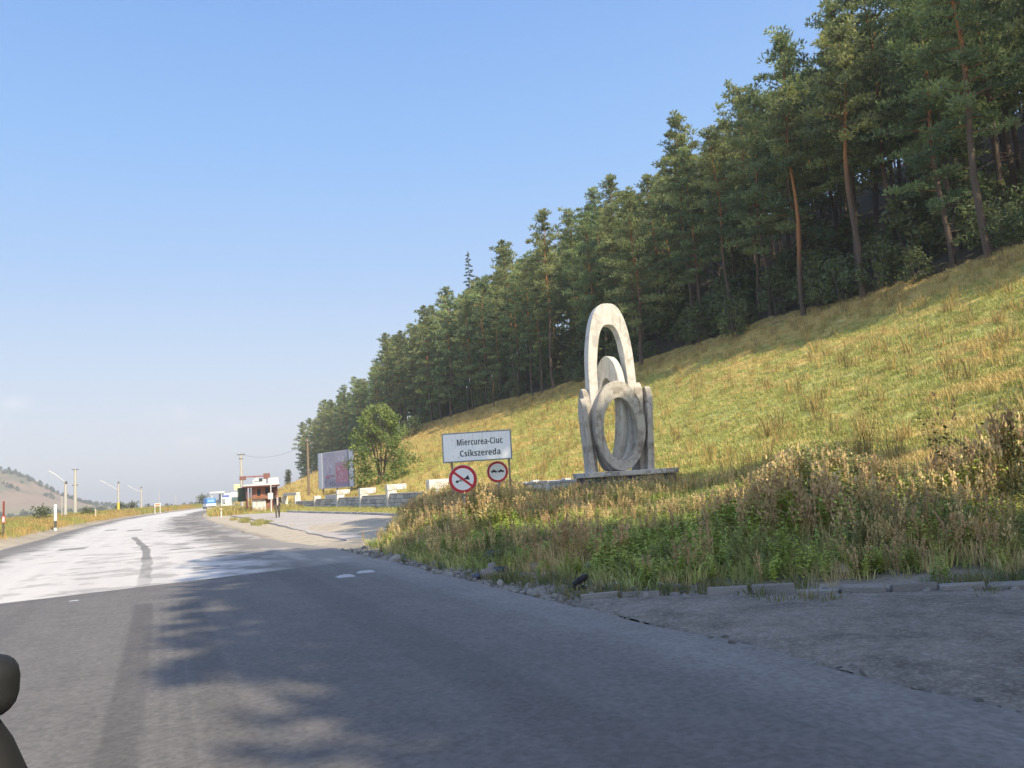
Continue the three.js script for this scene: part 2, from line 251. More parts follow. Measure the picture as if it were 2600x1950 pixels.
// a spray of needles: three crossed slivers round a direction
function tuft(S, rnd, x, y, z, len, wid, col, dir) {
  for (let k = 0; k < 3; k++) {
    let dx = dir[0] + (rnd() - 0.5) * 1.5, dy = dir[1] + (rnd() - 0.35) * 1.3, dz = dir[2] + (rnd() - 0.5) * 1.5; const l = Math.hypot(dx, dy, dz) || 1; dx /= l; dy /= l; dz /= l;
    let ax = rnd() - 0.5, ay = rnd() - 0.5, az = rnd() - 0.5; const d = ax * dx + ay * dy + az * dz; ax -= d * dx; ay -= d * dy; az -= d * dz; const m = Math.hypot(ax, ay, az) || 1; ax *= wid / m; ay *= wid / m; az *= wid / m;
    const b = [x - dx * len * 0.35, y - dy * len * 0.35, z - dz * len * 0.35], e = [x + dx * len * 0.65, y + dy * len * 0.65, z + dz * len * 0.65], q = 0.85 + rnd() * 0.3, c = [col[0] * q, col[1] * q, col[2] * q];
    S.quad(b, [x + ax, y + ay, z + az], e, [x - ax, y - ay, z - az], c);
  }
}
function makePine(seed, o) {
  const { H = 23, bare = 0.5, rad = 3.0, branches = 44, tufts = 22, lean = 0.5, len = 0.42, orange = 0.5, top = 0.7, hue = 0, sides = 7, r0 = 0.2, dead = 6 } = o;
  const rnd = rng(seed), root = new THREE.Group(); root.name = 'pine_tree';
  const la = rnd() * 6.28, N = 9, tp = [], tr = [], tc = [];
  const axis = (h) => { const t = h / H; return [Math.cos(la) * lean * t * t + 0.18 * Math.sin(h * 0.45 + seed), h, Math.sin(la) * lean * t * t + 0.18 * Math.cos(h * 0.38 + seed * 2)]; };
  for (let i = 0; i <= N; i++) { const h = -0.6 + (H * 0.97 + 0.6) * i / N, a = axis(Math.max(0, h)); tp.push([a[0], h, a[2]]); tr.push(mix(r0 * 1.15, 0.03, Math.pow(i / N, 1.15))); const q = ss(orange - 0.12, orange + 0.1, i / N); tc.push(mixc([0.115, 0.085, 0.065], [0.36, 0.16, 0.06], q)); }
  const wood = [tubeGeo(tp, tr, sides, tc)];
  const S = new Soup();
  const clump = (c, rx, ry, n, tint) => { for (let k = 0; k < n; k++) { const u = rnd() * 2 - 1, a = rnd() * 6.28, s = Math.sqrt(1 - u * u), r = Math.pow(rnd(), 0.45); const ox = s * Math.cos(a) * r, oy = u * r, oz = s * Math.sin(a) * r; tuft(S, rnd, c[0] + ox * rx, c[1] + oy * ry, c[2] + oz * rx, len * (0.8 + rnd() * 0.5), len * 0.14, tint, [ox, oy + 0.35, oz]); } };
  for (let i = 0; i < branches; i++) {
    const t = (i + rnd() * 0.8) / branches, h = H * (bare + (1 - bare) * Math.pow(t, 0.92) * 0.98);
    const prof = Math.min(1, 0.55 + t * 2.2) * Math.pow(1 - t, top) + 0.10, L = rad * prof * (0.6 + rnd() * 0.6), az = i * 2.4 + rnd() * 1.2, up = mix(0.08, 0.75, t) + (rnd() - 0.5) * 0.35;
    const a = axis(h), dx = Math.cos(az), dz = Math.sin(az);
    const at = (s) => [a[0] + dx * L * s, a[1] + L * s * up - 0.25 * L * s * s * (1 - t), a[2] + dz * L * s];
    wood.push(tubeGeo([at(0), at(0.5), at(0.95)], [0.03 + 0.012 * L, 0.03, 0.012], 3, [[0.3, 0.14, 0.06], [0.2, 0.11, 0.06], [0.12, 0.08, 0.05]], false));
    const base = mixc([0.10, 0.165, 0.075], [0.43, 0.50, 0.19], Math.pow(rnd(), 1.5) * 0.75 + 0.25 * t), tint = [base[0] * (1 + hue), base[1], base[2] * (1 - hue * 0.4)];
    const nC = L > 2.2 ? 4 : L > 1.1 ? 3 : 2;
    for (let k = 0; k < nC; k++) { const s = nC === 1 ? 0.8 : mix(0.38, 1.0, k / (nC - 1)), p = at(s); p[0] += (rnd() - 0.5) * 0.7; p[2] += (rnd() - 0.5) * 0.7; p[1] += (rnd() - 0.3) * 0.3; const r = (0.5 + rnd() * 0.4) * (0.78 + 0.12 * L); clump(p, r, r * 0.36, Math.round(tufts * (0.7 + rnd() * 0.6)), tint); }
  }
  const a = axis(H * 0.96); clump([a[0], a[1] - 0.3, a[2]], 0.42, 0.8, tufts, [0.12, 0.15, 0.05]);
  for (let i = 0; i < dead; i++) { const h = H * bare * (0.45 + rnd() * 0.55), p = axis(h), az = rnd() * 6.28, L = 0.5 + rnd() * 1.1; wood.push(tubeGeo([p, [p[0] + Math.cos(az) * L, h + L * (rnd() - 0.6) * 0.6, p[2] + Math.sin(az) * L]], [0.03, 0.008], 3, [[0.22, 0.14, 0.09], [0.22, 0.16, 0.11]], false)); }
  const tm = new THREE.Mesh(mergeGeometries(wood), barkM); tm.name = 'trunk'; const cm = new THREE.Mesh(S.geo(), leafM); cm.name = 'crown';
  for (const m of [tm, cm]) { m.castShadow = m.receiveShadow = true; root.add(m); }
  root.userData = { label: 'pine tree', category: 'tree' };
  return root;
}
function makeSpruce(seed, H, rad, len = 0.5) {
  const rnd = rng(seed), root = new THREE.Group(); root.name = 'spruce_tree'; const S = new Soup();
  const tm = new THREE.Mesh(tubeGeo([[0, -0.5, 0], [0, H * 0.5, 0], [0, H, 0]], [0.22, 0.12, 0.02], 6, [[0.11, 0.08, 0.06], [0.11, 0.08, 0.06], [0.11, 0.08, 0.06]]), barkM); tm.name = 'trunk';
  for (let i = 0; i < 95; i++) { const t = Math.pow(i / 95, 0.9), h = H * (0.12 + 0.88 * t), L = rad * (Math.pow(1 - t, 0.9) + 0.03) * (0.8 + rnd() * 0.35), az = i * 2.4 + rnd(); const n = Math.max(3, Math.round(L * 9));
    const col = mixc([0.055, 0.085, 0.035], [0.085, 0.12, 0.045], rnd());
    for (let k = 0; k < n; k++) { const s = Math.sqrt((k + rnd()) / n), w = (rnd() - 0.5) * 0.5 * L * s; tuft(S, rnd, Math.cos(az) * L * s - Math.sin(az) * w, h - L * 0.35 * s + 0.12 * L * s * s, Math.sin(az) * L * s + Math.cos(az) * w, len, len * 0.2, col, [Math.cos(az), -0.1, Math.sin(az)]); } }
  tuft(S, rnd, 0, H, 0, 0.7, 0.08, [0.08, 0.12, 0.045], [0, 2, 0]); tuft(S, rnd, 0, H - 0.3, 0, 0.7, 0.1, [0.08, 0.12, 0.045], [0, 2, 0]);
  const cm = new THREE.Mesh(S.geo(), leafM); cm.name = 'crown'; for (const m of [tm, cm]) { m.castShadow = m.receiveShadow = true; root.add(m); }
  root.userData = { label: 'spruce', category: 'tree' }; return root;
}
// leafy tree or shrub: stems and boughs that end in clouds of small leaves
function makeLeafy(name, seed, o) {
  const { H = 8, rad = 3.4, stems = 4, clouds = 46, leaves = 60, leaf = 0.2, cols = [[0.10, 0.135, 0.03], [0.20, 0.23, 0.06]], low = 0.16, top = 0.8, cr = 0.75, bark = [0.15, 0.12, 0.09], part = 'crown' } = o;
  const rnd = rng(seed), root = new THREE.Group(); root.name = name; const S = new Soup(), wood = [];
  const cs = []; for (let i = 0; i < clouds; i++) { const t = (i + 0.5) / clouds, h = H * (low + (1 - low) * t), pr = rad * Math.min(1, 0.6 + t * 1.6) * Math.pow(1 - t * 0.97, top * 0.62), az = i * 2.4 + rnd() * 1.2, r = pr * Math.sqrt(0.08 + 0.92 * rnd()); cs.push([Math.cos(az) * r, h, Math.sin(az) * r]); }
  const st = []; for (let s = 0; s < stems; s++) { const az = s / stems * 6.28 + rnd(), k = rad * 0.22; const p = [[Math.cos(az) * 0.12, -0.4, Math.sin(az) * 0.12], [Math.cos(az) * k * 0.6, H * 0.3, Math.sin(az) * k * 0.6], [Math.cos(az) * k * 1.3, H * 0.62, Math.sin(az) * k * 1.3], [Math.cos(az) * k, H * 0.86, Math.sin(az) * k]]; st.push(p); const r = 0.012 * H + 0.01; wood.push(tubeGeo(p, [r, r * 0.75, r * 0.4, r * 0.12], 5, p.map(() => bark))); }
  cs.forEach((c, i) => { const p = st[i % stems], b = p[c[1] > H * 0.55 ? 2 : 1]; if (c[1] > b[1] * 0.7) wood.push(tubeGeo([b, [mix(b[0], c[0], 0.6), mix(b[1], c[1], 0.5), mix(b[2], c[2], 0.6)], c], [0.005 * H, 0.003 * H, 0.004], 3, [bark, bark, bark], false));
    const col = mixc(cols[0], cols[1], rnd()), R0 = cr * (0.65 + rnd() * 0.6);
    for (let k = 0; k < leaves; k++) { const u = rnd() * 2 - 1, a = rnd() * 6.28, s = Math.sqrt(1 - u * u), r = R0 * Math.pow(rnd(), 0.42), x = c[0] + s * Math.cos(a) * r, y = c[1] + u * r * 0.75, z = c[2] + s * Math.sin(a) * r; if (y < 0.02) continue;
      const q = 0.8 + rnd() * 0.4, cc = [col[0] * q, col[1] * q, col[2] * q], l = leaf * (0.7 + rnd() * 0.6); let d = [rnd() - 0.5, rnd() - 0.6, rnd() - 0.5], e = [rnd() - 0.5, rnd() * 0.4, rnd() - 0.5]; const dl = Math.hypot(...d), el = Math.hypot(...e); d = d.map((v) => v / dl * l); e = e.map((v) => v / el * l * 0.36);
      S.quad([x - d[0] * 0.5, y - d[1] * 0.5, z - d[2] * 0.5], [x + e[0], y + e[1], z + e[2]], [x + d[0] * 0.5, y + d[1] * 0.5, z + d[2] * 0.5], [x - e[0], y - e[1], z - e[2]], cc); } });
  const tm = new THREE.Mesh(mergeGeometries(wood), barkM); tm.name = 'trunk'; const cm = new THREE.Mesh(S.geo(), leafM); cm.name = part; for (const m of [tm, cm]) { m.castShadow = m.receiveShadow = true; root.add(m); }
  root.userData = { label: 'tree', category: 'tree' }; return root;
}
function place(proto, name, x, z, s, turn, label, category, group, dy = 0, sy = s) { const t = proto.clone(); t.name = numbered(name); t.position.set(x, G(x, z) + dy, z); t.rotation.y = turn; t.scale.set(s, sy, s); t.userData = { label, category }; if (group) t.userData.group = group; scene.add(t); return t; }

const nearPines = [
  makePine(11, { H: 25, bare: 0.33, rad: 3.9, hue: 0.05, branches: 50 }), makePine(12, { H: 24, bare: 0.26, rad: 4.1, branches: 54 }), makePine(13, { H: 26, bare: 0.40, rad: 3.6, hue: 0.1, branches: 48 }), makePine(14, { H: 23.5, bare: 0.2, rad: 3.9, branches: 54, hue: -0.08 }), makePine(15, { H: 25.5, bare: 0.3, rad: 3.5, top: 0.85, hue: -0.04, branches: 50 }),
];
const farPines = [
  makePine(21, { H: 24, bare: 0.2, rad: 3.9, branches: 38, tufts: 13, len: 0.62, sides: 5, dead: 3 }), makePine(22, { H: 25, bare: 0.3, rad: 4.0, branches: 48, tufts: 13, len: 0.62, sides: 5, hue: 0.08, dead: 3 }), makePine(23, { H: 23, bare: 0.14, rad: 3.9, branches: 40, tufts: 13, len: 0.62, sides: 5, hue: -0.08, dead: 2 }),
];
{
  const rnd = rng(5);
  const near = ['tall dark green pine among bare reddish trunks in the near wood behind the meadow', 'pines of the near wood'];
  const mid = ['dark green pine in the middle stretch of the wood, behind the monument and town sign', 'pines of the middle wood'];
  const farL = ['small looking hazy pine in the far left end of the wood above the billboard', 'pines of the far wood'];
  const keep = [[53, -49.8], [53, -56.3], [51.5, -81]];
  for (let row = 0; row < 7; row++) {
    const step = row < 1 ? 4.9 : row < 3 ? 5.6 : 6.8;
    for (let z = -4 - row * 3; z > -372; z -= step * (z < -200 ? 1.45 : z < -120 ? 1.15 : 1)) {
      const zz = z + (rnd() - 0.5) * 3.2, cx = Math.max(0, roadC(zz) - 12) * 0.15, x = 54.2 + row * 5.2 + (rnd() - 0.5) * 3.4 + cx, r1 = rnd(), r2 = rnd(), r3 = rnd();
      if (zz > -26 - row * 4 && row > 0) continue;
      if (keep.some(([a, b]) => Math.hypot(x - a, zz - b) < 3.2)) continue;
      if (row > 3 && zz < -160) continue; if (row > 4 && (zz > -52 || zz < -125)) continue;
      const far = zz < -128, set = far ? farPines : nearPines, L = zz > -75 ? near : zz > -170 ? mid : farL;
      const s = (0.86 + r2 * 0.28) * (zz > -48 ? 1.12 : zz > -60 ? 0.98 : zz > -135 ? 0.93 : 1.0) * (row > 1 ? 0.92 : 1);
      place(set[Math.floor(r1 * set.length)], 'pine_tree', x, zz, s, r3 * 6.28, L[0], 'pine tree', L[1]);
    }
  }
  // the depth of the wood behind the rows that can be told apart
  { const p = farPines[1].children, geo = mergeGeometries([p[0].geometry.toNonIndexed(), p[1].geometry].map((g) => { const q = g.clone(); q.deleteAttribute('uv'); return q; })), L = []; for (let z = -14; z > -330; z -= 6.4) for (let x = 76; x < 122; x += 7.5) { const xx = x + (rnd() - 0.5) * 5 + (z > -52 || z < -125 ? (z < -160 ? -8 : 0) : 8), zz = z + (rnd() - 0.5) * 5; L.push({ x: xx, y: G(xx, zz), z: zz, r: rnd() * 6.28, s: 0.8 + rnd() * 0.25, c: [1, 1, 1] }); }
    woodMass = [geo, L]; }
  // trees that stand out
  place(makePine(31, { H: 23.5, bare: 0.56, rad: 3.6, branches: 50, lean: -0.6, orange: 0.5, hue: 0.12, r0: 0.26, dead: 9, tufts: 24 }), 'pine_tree', 53, -49.8, 1, 0.4, 'tallest front pine with a long bare trunk turning orange below its crown', 'pine tree');
  place(makePine(32, { H: 21, bare: 0.62, rad: 2.8, branches: 34, hue: 0.1, r0: 0.23, orange: 0.3 }), 'pine_tree', 53, -56.3, 1, 2.4, 'front pine with a bare leaning trunk, just left of the tallest orange-barked front pine', 'pine tree');
  place(makePine(33, { H: 20.5, bare: 0.2, rad: 4.4, branches: 58, hue: 0.06, tufts: 24, r0: 0.24, top: 0.55 }), 'pine_tree', 51.5, -81, 1, 1.2, 'bushy pale green pine with low boughs behind the top of the concrete monument', 'pine tree');
  place(makePine(34, { H: 27, bare: 0.36, rad: 4.4, branches: 56, hue: 0.02, r0: 0.28, tufts: 24 }), 'pine_tree', 57, -53.5, 1, 3.0, 'highest pine at the top right of the picture with broad boughs against the sky', 'pine tree');
  const sp = makeSpruce(41, 25, 3.0), sp2 = makeSpruce(42, 22, 2.6, 0.6);
  place(sp, 'spruce_tree', 62, -163.8, 1.28, 0, 'pointed dark spruce rising above the skyline, left one of the two pointed tops', 'spruce tree');
  place(sp, 'spruce_tree', 62, -147, 1.06, 2, 'pointed dark spruce rising above the skyline, right one of the two pointed tops', 'spruce tree');
  place(sp2, 'spruce_tree', 62, -296, 1.12, 1, 'small distant spruce tip above the far left end of the wood', 'spruce tree');
  // bare pole-like young trunk in front of the wood
  place(makePine(35, { H: 6, bare: 0.8, rad: 0.5, branches: 5, tufts: 5, r0: 0.12, dead: 4 }), 'pine_tree', 50.5, -125, 1, 0, 'short thin nearly bare trunk standing alone in front of the wood, above the town sign', 'dead tree');
  // undergrowth along the edge of the wood
  const sh = [makeLeafy('shrub', 51, { H: 2.6, rad: 1.9, stems: 4, clouds: 22, leaves: 46, leaf: 0.26, cr: 0.6, low: 0.12, cols: [[0.10, 0.145, 0.05], [0.17, 0.22, 0.075]], part: 'foliage' }), makeLeafy('shrub', 52, { H: 3.4, rad: 1.7, stems: 3, clouds: 24, leaves: 44, leaf: 0.28, cr: 0.62, low: 0.1, cols: [[0.09, 0.125, 0.035], [0.16, 0.2, 0.06]], part: 'foliage' })];
  for (let z = -28; z > -330; z -= 2.6 + (z < -110 ? 2.6 : 0) + rnd() * 1.6) { const cx = Math.max(0, roadC(z) - 12) * 0.15; place(sh[rnd() < 0.5 ? 0 : 1], 'shrub', 52.6 + rnd() * 4.2 + cx, z, 0.7 + rnd() * 0.75, rnd() * 6.28, z > -110 ? 'dark green undergrowth shrub in the shade of the near wood edge' : 'dark green shrub at the foot of the far wood edge', 'shrub', z > -110 ? 'undergrowth shrubs of the near wood edge' : 'undergrowth shrubs of the far wood edge'); }
  for (let z = -34; z > -112; z -= 1.9) place(sh[rnd() < 0.5 ? 0 : 1], 'shrub', 56 + rnd() * 12, z + rnd() * 3, 1.1 + rnd() * 1.0, rnd() * 6.28, 'dark green undergrowth shrub in the shade of the near wood edge', 'shrub', 'undergrowth shrubs of the near wood edge');
  for (let z = -112; z > -205; z -= 3.6) place(sh[rnd() < 0.5 ? 0 : 1], 'shrub', 57 + rnd() * 9, z + rnd() * 3, 1.2 + rnd() * 1.0, rnd() * 6.28, 'dark green shrub at the foot of the far wood edge', 'shrub', 'undergrowth shrubs of the far wood edge');
  place(sh[1], 'shrub', 50.2, -62.5, 1.15, 1, 'lighter green bush spilling from the wood onto the meadow, right of the monument top', 'shrub');
  place(sh[0], 'shrub', 46, -158, 1.5, 2, 'low green bush on the yellow slope just above the town sign', 'shrub');
  // the light green tree beside the billboard
  place(makeLeafy('leafy_tree', 61, { H: 9.0, rad: 4.3, stems: 6, clouds: 92, leaves: 100, leaf: 0.28, cr: 0.9, low: 0.02, top: 0.62, cols: [[0.155, 0.23, 0.05], [0.29, 0.35, 0.09]] }), 'leafy_tree', 23.5, -94, 1, 0, 'light green leafy tree with several stems, right of the billboard', 'tree');
  const pop = makeLeafy('poplar_tree', 62, { H: 7, rad: 1.2, stems: 2, clouds: 30, leaves: 30, leaf: 0.5, cr: 0.8, low: 0.08, top: 0.7, cols: [[0.05, 0.075, 0.03], [0.09, 0.11, 0.045]] });
  place(pop, 'poplar_tree', 35.7, -257, 1, 0, 'narrow dark columnar tree far off between the kiosk and the wood', 'tree', null, -1.0);
  // left of the road
  const lb = makeLeafy('bush', 63, { H: 1.5, rad: 1.5, stems: 3, clouds: 16, leaves: 40, leaf: 0.2, cr: 0.5, low: 0.1, cols: [[0.07, 0.10, 0.03], [0.12, 0.14, 0.05]], part: 'foliage' });
  place(lb, 'bush', -11.3, -99.4, 1.0, 0, 'green roadside bush beside the foot of the first lamp post on the left', 'bush');
  place(lb, 'bush', -8.6, -121, 0.8, 1, 'small dark round bush on the left verge between two poles', 'bush');
  place(lb, 'bush', -8.6, -224, 1.5, 2, 'distant dark bush on the left horizon, the left one of a pair behind the poles', 'bush');
  place(lb, 'bush', -5.6, -214, 1.4, 3, 'distant dark bush on the left horizon, the right one of a pair behind the poles', 'bush');
  place(lb, 'bush', 13.5, -300, 2.2, 3, 'distant bush on the left side of the road crest', 'bush');
  // roadside trees beside and behind the camera: only their shade is in the picture
  const big = makeLeafy('roadside_tree', 71, { H: 24, rad: 4.0, stems: 3, clouds: 130, leaves: 64, leaf: 0.66, cr: 1.45, low: 0.2, top: 0.75, cols: [[0.06, 0.085, 0.025], [0.11, 0.14, 0.04]] });
  const big2 = makePine(72, { H: 26, bare: 0.58, rad: 3.8, branches: 50, tufts: 16, len: 0.7 });
  const big3 = makePine(73, { H: 27, bare: 0.70, rad: 3.0, branches: 40, tufts: 18, len: 0.62 });
  for (const [x, z, s, k] of [[9.3, 1.4, 0.96, 0], [9.6, 7, 1.0, 0], [9.7, 12.5, 1.04, 0], [10.2, 18, 1.1, 0], [12.5, 10.5, 1.05, 0], [21.6, -5.5, 0.92, 1], [23.6, -3.0, 0.95, 1], [16.3, -6.6, 1.0, 2], [14.4, -1.2, 0.95, 2]])
    place([big, big2, big3][k], 'roadside_tree', x, z, s, x * 1.7, 'tall tree beside the road that shades the near asphalt and verge', 'tree', 'roadside trees just outside the picture');
}

// ---------------------------------------------------------------- grass and weeds
const vegM = M(1, 1, 1, 0.85, { vertexColors: true, side: THREE.DoubleSide });
function bladeClump(seed, n, h, spread, w, bend, colA, colB) {
  const rnd = rng(seed), S = new Soup();
  for (let i = 0; i < n; i++) { const a = rnd() * 6.28, r = spread * Math.sqrt(rnd()), x = Math.cos(a) * r, z = Math.sin(a) * r, hh = h * (0.55 + rnd() * 0.6), b = a + (rnd() - 0.5) * 2, bx = Math.cos(b) * bend * hh * rnd(), bz = Math.sin(b) * bend * hh * rnd(), f = rnd() * 6.28, wx = Math.cos(f) * w, wz = Math.sin(f) * w, c = mixc(colA, colB, rnd());
    const m = [x + bx * 0.35, hh * 0.6, z + bz * 0.35], t = [x + bx, hh * (1 - 0.25 * Math.hypot(bx, bz) / hh), z + bz];
    S.quad([x - wx, -0.05, z - wz], [x + wx, -0.05, z + wz], [m[0] + wx * 0.8, m[1], m[2] + wz * 0.8], [m[0] - wx * 0.8, m[1], m[2] - wz * 0.8], c); S.tri([m[0] - wx * 0.8, m[1], m[2] - wz * 0.8], [m[0] + wx * 0.8, m[1], m[2] + wz * 0.8], t, c); }
  return S.geo();
}
function leafyWeed(seed, h, n, leaf, spread, colA, colB, stemC) {
  const rnd = rng(seed), S = new Soup();
  for (let s = 0; s < 4; s++) { const az = rnd() * 6.28, tx = Math.cos(az) * spread * rnd(), tz = Math.sin(az) * spread * rnd(), hh = h * (0.7 + rnd() * 0.4); S.tri([-0.008, 0, 0], [0.008, 0, 0.004], [tx, hh, tz], stemC); S.tri([0, 0, -0.008], [0, 0, 0.008], [tx, hh, tz], stemC);
    for (let k = 0; k < n; k++) { const t = 0.12 + 0.88 * (k + rnd()) / n, x = tx * t, y = hh * t, z = tz * t, b = rnd() * 6.28, l = leaf * (1.25 - 0.8 * t) * (0.7 + rnd() * 0.6), dx = Math.cos(b) * l, dz = Math.sin(b) * l, dy = l * (rnd() * 0.9 - 0.35), c = mixc(colA, colB, rnd()), px = -Math.sin(b) * l * 0.24, pz = Math.cos(b) * l * 0.24; S.quad([x, y, z], [x + dx * 0.5 + px, y + dy * 0.6, z + dz * 0.5 + pz], [x + dx, y + dy, z + dz], [x + dx * 0.5 - px, y + dy * 0.6, z + dz * 0.5 - pz], c); } }
  return S.geo();
}
function seedStalk(seed, h, colA, colB) {
  const rnd = rng(seed), S = new Soup();
  for (let s = 0; s < 5; s++) { const az = rnd() * 6.28, q = 0.22 * rnd() * h, tx = Math.cos(az) * q, tz = Math.sin(az) * q, hh = h * (0.6 + rnd() * 0.5), c0 = mixc(colA, colB, rnd()); S.tri([-0.006, 0, 0], [0.006, 0, 0.003], [tx, hh, tz], c0); S.tri([0, 0, -0.006], [0, 0, 0.006], [tx, hh, tz], c0);
    for (let k = 0; k < 16; k++) { const t = 0.55 + 0.47 * rnd(), w = 0.10 * (1.15 - t) + 0.015, x = tx * t + (rnd() - 0.5) * w * 2, y = hh * t, z = tz * t + (rnd() - 0.5) * w * 2, l = 0.022 + rnd() * 0.03, c = mixc(colA, colB, rnd()), a = rnd() * 6.28; S.quad([x, y - l, z], [x + Math.cos(a) * l * 0.6, y, z + Math.sin(a) * l * 0.6], [x, y + l * 1.3, z], [x - Math.cos(a) * l * 0.6, y, z - Math.sin(a) * l * 0.6], c); } }
  return S.geo();
}
function scatter(name, label, category, geo, list, bright = 1) {
  const im = new THREE.InstancedMesh(geo, vegM, list.length), o = new THREE.Object3D(), c = new THREE.Color(); im.name = numbered(name);
  list.forEach((p, i) => { o.position.set(p.x, p.y, p.z); o.rotation.set(p.tx || 0, p.r, p.tz || 0); o.scale.set(p.s, p.sy || p.s, p.s); o.updateMatrix(); im.setMatrixAt(i, o.matrix); c.setRGB(...p.c); if (bright !== 1) c.multiplyScalar(bright); im.setColorAt(i, c); });
  im.castShadow = im.receiveShadow = true; tag(im, label, category, null, 'stuff'); scene.add(im); return im;
}
{
  const rnd = rng(91);
  scatter('wood_interior', 'deep mass of dark pines higher up the slope behind the front rows of the wood', 'trees', woodMass[0], woodMass[1]);
  // meadow
  const A = [], B = [], T = [];
  for (let i = 0; i < 400000 && A.length + B.length < 150000; i++) {
    const z = -12 - Math.pow(rnd(), 1.35) * 215, x = 14.5 + rnd() * 40;
    if (x > 1.62 * -z + 3) continue;                                     // far outside the picture on the right
    if (x < 17.3 && z < -36) continue;
    const n = fbm(x * 0.22 + 3, z * 0.22, 4), n2 = fbm(x * 1.1, z * 0.33 + 8, 3), gold = cl(0.08 + ss(0.50, 0.66, n * 0.5 + n2 * 0.5) * 0.75 + ss(21, 16, x) * 0.4 + ss(43, 51, x) * 0.55 + ss(-90, -150, z) * 0.45);
    const far = 1 + ss(-60, -160, z) * 1.0, y = G(x, z);
    const isG = rnd() < gold, j = 0.8 + rnd() * 0.4, s = (0.7 + rnd() * 0.5) * far * (isG ? 0.8 : 0.75);
    const c = isG ? mixc([0.76, 0.60, 0.27], [0.66, 0.54, 0.22], rnd()) : mixc([0.37, 0.40, 0.115], [0.57, 0.53, 0.185], rnd());
    (isG ? A : B).push({ x, y, z, r: rnd() * 6.28, s, sy: s * (0.8 + rnd() * 0.4), c: c.map((v) => v * j * 1.0) });
    if (rnd() < 0.012 + 0.03 * ss(46, 52, x) && x < 52) T.push({ x, y, z, r: rnd() * 6.28, s: (0.7 + rnd() * 0.6) * (0.7 + 0.3 * far), c: mixc([0.55, 0.40, 0.14], [0.30, 0.24, 0.09], rnd()) });
  }
  scatter('meadow_grass', 'golden dry grass spread over the sloping meadow below the wood', 'grass', bladeClump(1, 16, 0.30, 0.28, 0.011, 1.3, [1.05, 1, 1], [0.8, 0.85, 0.8]), A);
  scatter('meadow_grass', 'short green grass spread over the sloping meadow below the wood', 'grass', bladeClump(2, 16, 0.20, 0.28, 0.013, 1.4, [1.05, 1, 1], [0.75, 0.85, 0.8]), B);
  scatter('meadow_grass', 'scattered tall straw tussocks standing out of the sloping meadow', 'grass', bladeClump(3, 20, 0.85, 0.22, 0.012, 0.6, [1.05, 1, 1], [0.7, 0.7, 0.7]), T);
  // verge herbage, right of the road
  let D = [], L1 = [], L2 = [], K = [], C = [];
  for (let i = 0; i < 60000; i++) {
    const z = -4 - rnd() * 37, x = 4.4 + rnd() * 14.6; if (x > 1.75 * -z + 4) continue;
    const w = weedZone(x, z); if (rnd() > w) { if (w < 0.05 && rnd() < 0.5 * ss(0.4, 0.6, fbm(x * 1.3, z * 1.3, 2)) && kerbD(x, z) > -0.6 && x > 4.8 && z > -17 && z < -5) C.push({ x, y: G(x, z), z, r: rnd() * 6.28, s: 0.4 + rnd() * 0.5, c: mixc([0.12, 0.16, 0.05], [0.26, 0.23, 0.11], rnd()) }); continue; }
    const y = G(x, z), p = fbm(x * 0.55 + 20, z * 0.55, 3), q = fbm(x * 0.8 + 50, z * 0.8, 3), edge = ss(0.1, 0.9, w) * ss(4.8, 7.5, x) * ss(0.6, 3.2, kerbD(x, z)), bear = Math.atan2(x, -z) / R, cap0 = mix(0.8, 1.4, ss(36, 58, bear)), low = (Math.hypot(x - 9.9, z + 11.9) < 0.9 ? 0.45 : Math.hypot(x - 8.0, z + 22.6) < 1.5 ? 0.55 : 1) - 0.36 * ss(22, 25.5, bear) * (1 - ss(34.5, 38, bear)) * ss(13, 18, Math.hypot(x, z)), tall = Math.min(cap0, edge * (0.16 + 1.6 * p * p * p)) * (1 + 0.35 * ss(10, 13, x) * ss(-17, -11, z)), j = 0.8 + rnd() * 0.4;
    const m = fbm(x * 0.36 + 70, z * 0.36, 3), r = cl(rnd() * 0.75 + ss(0.38, 0.62, m) * 0.30), turn = rnd() * 6.28, tx = (rnd() - 0.5) * 0.35, tz = (rnd() - 0.5) * 0.35;
    const brown = mixc([0.62, 0.44, 0.24], [0.45, 0.32, 0.17], rnd()), straw = mixc([0.80, 0.62, 0.32], [0.62, 0.51, 0.24], rnd()), gr = mixc([0.24, 0.34, 0.09], [0.38, 0.44, 0.12], rnd()), dk = mixc([0.17, 0.22, 0.075], [0.27, 0.29, 0.10], rnd());
    if (r < 0.35) D.push({ x, y, z, r: turn, tx, tz, s: (0.26 + tall * 0.85) * low, c: (p > 0.46 ? straw : mixc(straw, gr, 0.65)).map((v) => v * j) });
    else if (r < 0.42) { if (p > 0.44) K.push({ x, y, z, r: turn, tx, tz, s: (0.34 + tall * 0.75) * low, c: (q > 0.5 ? brown : straw).map((v) => v * j) }); }
    else if (r < 0.57) { if (q > 0.40) L1.push({ x, y, z, r: turn, tx, tz, s: (0.34 + tall * (0.6 + 0.5 * q)) * low, c: (q > 0.47 ? gr.map((v, i) => v * [1.25, 1.2, 0.9][i]) : dk).map((v) => v * j) }); }
    else if (r < 0.70) { if (q < 0.55) L2.push({ x, y, z, r: turn, tx, tz, s: (0.35 + tall * 0.9) * low, c: dk.map((v) => v * j * 1.1) }); }
    else C.push({ x, y, z, r: turn, s: 0.6 + rnd() * 0.7, c: mixc(gr, straw, rnd() * 0.5).map((v) => v * j) });
  }
  const one = [1, 1, 1], dim = [0.72, 0.72, 0.72];
  scatter('dry_grass', 'tall dry straw coloured grass on the right roadside verge', 'grass', bladeClump(4, 22, 1.0, 0.24, 0.008, 0.95, one, dim), D, 1.2);
